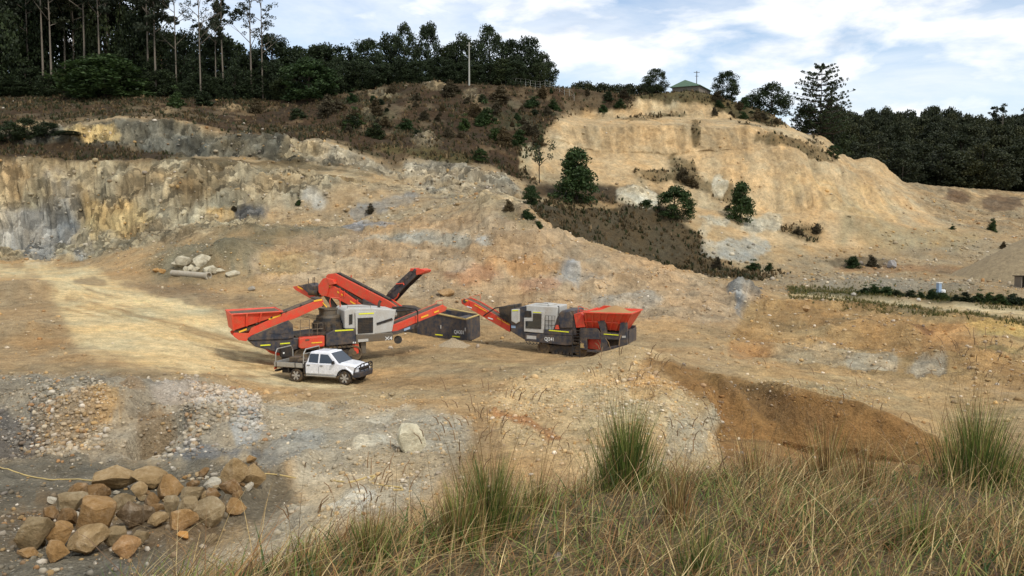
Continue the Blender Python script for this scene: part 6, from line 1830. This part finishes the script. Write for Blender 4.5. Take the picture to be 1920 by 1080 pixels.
# ------------------------------------------------------------------ foreground grass bank
def blades(name, base, h, lean_a, lean, width, cols, droop=.35, seed=1, segs=4, heads=None, parent=None, label=None, cat=None, kind=None):
    rng = np.random.default_rng(seed)
    n = len(base)
    dirx = np.stack([np.cos(lean_a), np.sin(lean_a), np.zeros(n)], -1)
    # blade faces roughly to the side of the lean, random
    sa = lean_a + math.pi / 2 + rng.normal(size=n) * .7
    side = np.stack([np.cos(sa), np.sin(sa), np.zeros(n)], -1)
    rows = []
    for k in range(segs + 1):
        t = k / segs
        off = (lean * t + droop * t * t) * h
        z = h * (t - .28 * (lean + droop) * t * t)
        c = base + dirx * off[:, None]; c[:, 2] += z
        wv = width * (1 - .92 * t ** 1.5)
        rows.append(c - side * wv[:, None]); rows.append(c + side * wv[:, None])
    V = np.stack(rows, 1)
    m = 2 * (segs + 1)
    f = np.array([(2 * k, 2 * k + 1, 2 * k + 3, 2 * k + 2) for k in range(segs)])
    Fq = (f[None] + (np.arange(n) * m)[:, None, None]).reshape(-1, 4)
    cc = np.repeat(cols, m, 0)
    me = np_mesh(name, V.reshape(-1, 3), Fq, MAT['grass'], False, cc)
    o = link_mesh(name, me, None, parent)
    return tag(o, label, cat, None, kind)
def bank_points(n, rng, u0, u1, s0=.35, s1=1.25, wfun=None):
    """points on the grassy bank"""
    w = ((SEGG > s0) & (SEGG < s1) & (U[None, :] > u0) & (U[None, :] < u1)).astype(float)
    if wfun is not None: w = w * wfun
    p, i, j = grid_sample(w, n, rng)
    return p
STRAW = 1.2 * np.array([s2l(c) for c in ((188, 160, 106), (164, 134, 84), (206, 182, 130), (140, 112, 70), (150, 108, 66), (122, 98, 62), (108, 84, 60))])
GREEN = 1.7 * np.array([s2l(c) for c in ((84, 98, 42), (66, 84, 36), (104, 112, 54), (52, 70, 32), (122, 124, 66))])
rng = np.random.default_rng(77)
wpatch = .35 + smooth(-.3, .4, fbm(X, Y, Z, 1.2, 3, 95))
def lawn(name, n, h0, h1, pal, seed, w0=.0022, w1=.005, lean=.35, droop=.35, s0=.3, s1=1.5, u0=-.5, u1=.9, label='', bright=1.0, dirbias=None):
    rng = np.random.default_rng(seed)
    p = bank_points(n, rng, u0, u1, s0, s1, wpatch)
    h = h0 + (h1 - h0) * rng.random(n) ** 1.6
    a = rng.random(n) * 6.283
    if dirbias is not None: a = dirbias + rng.normal(size=n) * .9
    cols = pal[rng.integers(0, len(pal), n)] * (.55 + .7 * rng.random((n, 1))) * bright
    return blades(name, p - np.array([0, 0, .02]), h, a, lean * rng.random(n), w0 + (w1 - w0) * rng.random(n), cols, droop, seed, 3, label=label, cat='grass', kind='stuff')
lawn('dry_grass', 30000, .12, .46, STRAW, 31, label='tangled dry straw grass covering the bank under the viewpoint', lean=.7, droop=.35, dirbias=.3)
lawn('green_undergrowth', 26000, .08, .36, GREEN, 32, .004, .009, .8, .5, label='low green undergrowth between the dry grass on the bank', bright=.95)
lawn('fallen_straw', 6000, .4, .75, STRAW * .9, 33, .002, .0038, 1.9, .8, label='bent and fallen straw stalks lying across the bank', dirbias=.4)
lawn('matted_thatch', 12000, .08, .22, STRAW * .7, 34, .006, .012, 1.5, .6, label='dark matted thatch at the base of the bank grass')
# countable tall clumps
def clump(px, d, n, hmax, rad, green, label, seed, group=None):
    g = on_ground(px, d)
    rng = np.random.default_rng(seed)
    r = empty('grass_clump', g, 0, label, 'grass clump', group)
    a = rng.random(n) * 6.283; rr = rad * np.abs(rng.normal(size=n)) * .62; rr = np.minimum(rr, rad * 2)
    b = np.stack([rr * np.cos(a), rr * np.sin(a), np.full(n, -.03)], -1)
    for q in b: q[2] += gz(g[0] + q[0], g[1] + q[1]) - g[2]
    h = hmax * (.15 + .85 * rng.random(n) ** 1.25) * (1.05 - .22 * np.minimum(rr / rad, 2))
    la = a + rng.normal(size=n) * .5
    isg = rng.random(n) < green
    cols = np.where(isg[:, None], GREEN[rng.integers(0, len(GREEN), n)], STRAW[rng.integers(0, len(STRAW), n)]) * (.6 + .6 * rng.random((n, 1)))
    blades('leaf_blades', b, h, la, .03 + .22 * rng.random(n) * np.minimum(rr / rad, 1.5), np.full(n, .0028) + .0022 * rng.random(n), cols, .16, seed, 5, parent=r)
    ns = max(5, n // 45)
    bs = b[:ns]; hs = hmax * (1.15 + .45 * rng.random(ns))
    sc_ = np.repeat(STRAW[3:4], ns, 0) * .8
    al = rng.random(ns) * 6.283
    ln = .06 + .16 * rng.random(ns)
    blades('flower_stalks', bs, hs, al, ln, np.full(ns, .0032), sc_, .10, seed + 1, 5, parent=r)
    # seed heads at the stalk tips
    m = MB()
    for k in range(ns):
        off = (ln[k] + .10) * hs[k]; z = hs[k] * (1 - .28 * (ln[k] + .10))
        tip = Vector(bs[k]) + Vector((math.cos(al[k]) * off, math.sin(al[k]) * off, z))
        dr_ = Vector((math.cos(al[k]) * (ln[k] + .3), math.sin(al[k]) * (ln[k] + .3), 1)).normalized()
        L = .06 + .05 * rng.random()
        m.tube([tip - dr_ * .01, tip + dr_ * L * .5, tip + dr_ * L + Vector((math.cos(al[k]) * .02, math.sin(al[k]) * .02, -.01))], .0042, 5, True, .0025)
    o = m.build('seed_heads', 'seed', r); tag(o, kind='stuff')
    return r
MAT['seed'] = paint('seed_head', (132, 104, 72), .9, 0, .3, scale=20)
GC = 'tall grass clumps on the bank'
for k, a_ in enumerate(((1180, 8.3, 1500, 1.0, .25, .88, 'tall bright green clump standing alone at the bank crest in front of the tan mound'),
    (1845, 8.6, 1700, 1.05, .36, .82, 'wide tall green clump at the bank edge past the brown trench'),
    (915, 6.3, 1300, .78, .20, .75, 'green and straw clump at the bank edge in front of the white rubble'),
    (690, 5.4, 700, .42, .16, .65, 'short pale green clump near the low end of the bank'),
    (858, 5.9, 700, .58, .18, .5, 'half-dry clump next to the green and straw clump'),
    (1275, 6.6, 320, .70, .10, .15, 'narrow straw-brown clump standing upright on the bank'),
    (1560, 8.6, 420, .85, .28, .30, 'loose tall straw clump in front of the brown trench'),
    (1010, 7.2, 300, .50, .22, .35, 'thin dry clump between the two green clumps'),
    (1640, 8.0, 320, .70, .24, .25, 'wispy dry clump beside the loose straw clump'),
    (1330, 5.2, 260, .55, .15, .75, 'dark green tuft low on the bank'),
    (1420, 8.8, 300, .60, .3, .2, 'sparse straw clump at the trench corner'),
    (560, 4.9, 260, .34, .16, .5, 'smallest pale clump at the low end of the bank'),
    (1740, 6.0, 260, .5, .2, .6, 'short mixed clump below the wide green clump'))):
    clump(*a_, 500 + 3 * k, GC)
# loose seed stalks
def stalks(n, seed):
    rng = np.random.default_rng(seed)
    p = bank_points(n, rng, -.28, .75, .55, 1.12, wpatch)
    h = .45 + .55 * rng.random(n); a = rng.random(n) * 6.283; ln = .05 + .25 * rng.random(n)
    cols = STRAW[3:7][rng.integers(0, 4, n)] * .75
    blades('dry_seed_stalks', p, h, a, ln, np.full(n, .0034), cols * .55, .15, seed, 5, label='thin dark seed stalks sticking up from the bank grass', cat='grass', kind='stuff')
    m = MB()
    for k in range(n):
        off = (ln[k] + .15) * h[k]; z = h[k] * (1 - .28 * (ln[k] + .15))
        tip = Vector(p[k]) + Vector((math.cos(a[k]) * off, math.sin(a[k]) * off, z))
        dr_ = Vector((math.cos(a[k]) * (ln[k] + .3), math.sin(a[k]) * (ln[k] + .3), .9)).normalized()
        L = .05 + .05 * rng.random()
        m.tube([tip - dr_ * .01, tip + dr_ * L * .5, tip + dr_ * L + Vector((math.cos(a[k]) * .02, math.sin(a[k]) * .02, -.012))], .004, 5, True, .0025)
    tag(m.build('stalk_seed_heads', 'seed', None), 'small brown seed heads on the thin stalks of the bank', 'grass', kind='stuff')
stalks(60, 61)
for k, (px, py, w, lab) in enumerate(((1640,955,26,'pale stone half hidden in the dry grass'),(1662,978,20,'second pale stone hidden in the grass beside the larger one'),(1048,1055,26,'whitish stone low in the bank grass'))):
    g = ground_at(px, py, 2, 12); s = g[1] / F
    o = bpy.data.objects.new('stone', ROCKS_LO[k]); col.objects.link(o)
    o.location = (g[0], g[1], g[2] + w * s * .25); o.scale = (w * s / 2,) * 3; o.color = (*s2l((190, 176, 158)), 1)
    tag(o, lab, 'stone')
# ------------------------------------------------------------------ small structures on the rim and flats
g = on_ground(881, 186)
pole = empty('utility_pole', g, 0, 'tall pale pole standing in front of the hill-top trees', 'pole')
ztop = at(881, 81, 186)[2]
MB().tube([(0, 0, -.3), (0, 0, (ztop - g[2]) * .5), (0, 0, ztop - g[2])], .20, 10, True, .13).build('shaft', 'pole', pole)
MB().box(-.5, .5, -.06, .06, ztop - g[2] - .5, ztop - g[2] - .38).build('crossarm', 'pole', pole)
MB().lathe([(.16, 0), (.10, .15), (.03, .2)], (0, 0, ztop - g[2]), 10).build('cap', 'pole', pole)
g = on_ground(1301, 262)
zb = at(1301, 172, 235)[2]; ztop = at(1301, 133, 262)[2]
pole = empty('power_pole', g, 0, 'slim power pole with crossarm beside the green-roofed shed', 'pole')
h = ztop - g[2]
MB().tube([(0, 0, -.3), (0, 0, h * .5), (0, 0, h)], .16, 8, True, .11).build('shaft', 'bark_dark', pole)
MB().box(-.9, .9, -.06, .06, h - .5, h - .38).build('crossarm', 'bark_dark', pole)
MB().box(-.55, .55, -.06, .06, h - 1.6, h - 1.5).build('crossarm', 'bark_dark', pole)
for x in (-.8, -.3, .3, .8):
    MB().lathe([(.05, 0), (.07, .08), (.03, .2)], (x, 0, h - .38), 8).build('insulator', 'white', pole)
# green-roofed shed
g = on_ground(1292, 225)
zr = max(at(1292, 156, 225)[2] - g[2], 2.6)
shed = empty('farm_shed', g, math.radians(62), 'low shed with pale green sheet roof behind the sand hill top', 'shed')
MB().box(-5.5, 5.5, -3.5, 3.5, -.3, zr - 1.5).build('wall', 'shedwall', shed, .02)
MB().poly([(-6,-4,zr-1.55),(6,-4,zr-1.55),(6,4,zr-1.55),(-6,4,zr-1.55),(-6,0,zr),(6,0,zr),(-6,-4,zr-1.65),(6,-4,zr-1.65),(6,4,zr-1.65),(-6,4,zr-1.65)],
          [(0,1,5,4),(2,3,4,5),(0,4,3),(1,2,5),(6,9,8,7),(0,6,7,1),(1,7,8,2),(2,8,9,3),(3,9,6,0)]).build('roof', 'greenroof', shed)
for k in range(24):
    x = -5.75 + k * .5
    MB().poly([(x,-4.01,zr-1.53),(x+.08,-4.01,zr-1.53),(x+.08,0,zr+.03),(x,0,zr+.03)], [(0,1,2,3)]).build('roof_rib', 'greenroof', shed)
MB().box(2.0, 4.6, -3.56, -3.5, -.2, max(zr - 1.9, .6)).build('door', 'darkmetal', shed)
# red tiled house behind the gums
g = on_ground(318, 232)
zr = at(318, 104, 232)[2] - g[2]
house = empty('red_roofed_house', g, math.radians(20), 'house with terracotta roof glimpsed between the gum trees', 'house')
MB().box(-5, 5, -4, 4, -.3, zr - 2.2).build('wall', 'shedwall', house)
MB().poly([(-5.6,-4.6,zr-2.2),(5.6,-4.6,zr-2.2),(5.6,4.6,zr-2.2),(-5.6,4.6,zr-2.2),(-2.2,0,zr),(2.2,0,zr)], [(0,1,5,4),(1,2,5),(2,3,4,5),(3,0,4),(3,2,1,0)]).build('roof', 'tileroof', house)
for x in (-3, 1.5):
    MB().box(x, x + 1.4, -4.05, -4.0, zr - 4.6, zr - 3.2).build('window', 'glass', house)
# wire fence along the hill crest
pts = []
for k in range(16):
    px = 940 + k * 9.0
    gq = on_ground(px, 188.5)
    pts.append(Vector(gq))
fence = empty('wire_fence', pts[0], 0, 'thin wire fence with light posts along the hill crest', 'fence')
o0 = pts[0]
for p in pts:
    MB().tube([p - o0 + Vector((0, 0, -.2)), p - o0 + Vector((0, 0, 1.5))], .035, 6).build('post', 'pole', fence)
for hh in (.5, 1.0, 1.6):
    MB().tube([p - o0 + Vector((0, 0, hh)) for p in pts], .012, 5).build('wire', 'pole', fence)
# pump stand beyond the haul road
g = ground_at(1760, 551, 80, 130)
s = g[1] / F
pump = empty('pump_stand', g, math.radians(10), 'pale blue upright pump cabinet with white tank beyond the haul road', 'pump')
MB().box(-3*s, 3*s, -.25, .25, 0, 20*s).build('cabinet', 'bluepaint', pump, .03)
MB().box(-3.6*s, 3.6*s, -.3, .3, 20*s, 21.5*s).build('lid', 'white', pump, .02)
MB().lathe([(.3, 0), (.33, .1), (.33, .42), (.2, .5)], (7*s, -.1, 0), 16).build('tank', 'white', pump)
MB().tube([(0, -.2, 8*s), (4*s, -.2, 7*s), (7*s, -.1, .3)], .04, 6).build('pipe', 'steel', pump)
# hut at the edge
g = on_ground(1918, 111)
s = g[1] / F
hut = empty('loading_hut', (g[0] + 3*s, g[1], g[2]), math.radians(-8), 'small open-fronted hut with dark roof at the stockpile foot', 'hut')
MB().box(-10*s, -8*s, -1.0, 1.0, -.1, 22*s).build('side_wall', 'shedwall', hut)
MB().box(8*s, 10*s, -1.0, 1.0, -.1, 22*s).build('side_wall', 'shedwall', hut)
MB().box(-8*s, 8*s, .9, 1.0, -.1, 22*s).build('back_wall', 'shedwall', hut)
MB().hexa([(-12*s,-1.3,23*s),(12*s,-1.3,23*s),(12*s,1.3,21*s),(-12*s,1.3,21*s),(-12*s,-1.3,24.5*s),(12*s,-1.3,24.5*s),(12*s,1.3,22.5*s),(-12*s,1.3,22.5*s)]).build('roof', 'black', hut)
MB().box(-3*s, 3*s, -.3, .5, -.1, 9*s).build('engine', 'darkmetal', hut, .05)
# sand stockpile at the right edge
c0 = on_ground(2010, 132)
zt = at(2010, 398, 132)[2]
Hh = zt - c0[2]; R_ = Hh / math.tan(math.radians(31))
nr, na = 26, 96
V, Fc = [], []
for i in range(nr + 1):
    r = i / nr * 1.12
    for k in range(na):
        a = 2 * math.pi * k / na
        x, y = r * R_ * math.cos(a), r * R_ * math.sin(a)
        n1_ = float(fbm(np.array([x]), np.array([y]), np.array([0.0]), 6, 3, 77)[0]) if i else 0
        V.append((x, y, Hh * (1 - r) + .45 * n1_ - (.5 if i == 0 else 0)))
for i in range(nr):
    for k in range(na):
        Fc.append((i*na+k, i*na+(k+1)%na, (i+1)*na+(k+1)%na, (i+1)*na+k))
sm, snt, sb = new_mat('stockpile_sand')
sg = nd(snt, 'ShaderNodeNewGeometry')
sn = noise_node(snt, 1.2, 6, 0.7, sg.outputs['Position'])
snt.links.new(ramp_node(snt, sn.outputs[0], [(0.3, tuple(s2l((128, 112, 84)))), (0.7, tuple(s2l((164, 145, 110))))]).outputs[0], sb.inputs['Base Color'])
sb.inputs['Roughness'].default_value = 0.95
sbp = nd(snt, 'ShaderNodeBump'); sbp.inputs['Distance'].default_value = 0.3
snt.links.new(sn.outputs[0], sbp.inputs['Height']); snt.links.new(sbp.outputs[0], sb.inputs['Normal'])
MAT['stockpile'] = sm
o = MB().poly(V, Fc).build('sand_stockpile', 'stockpile', None, smooth_=True)
o.location = tuple(c0)
tag(o, 'smooth grey-brown conical stockpile beside the small hut', 'stockpile')
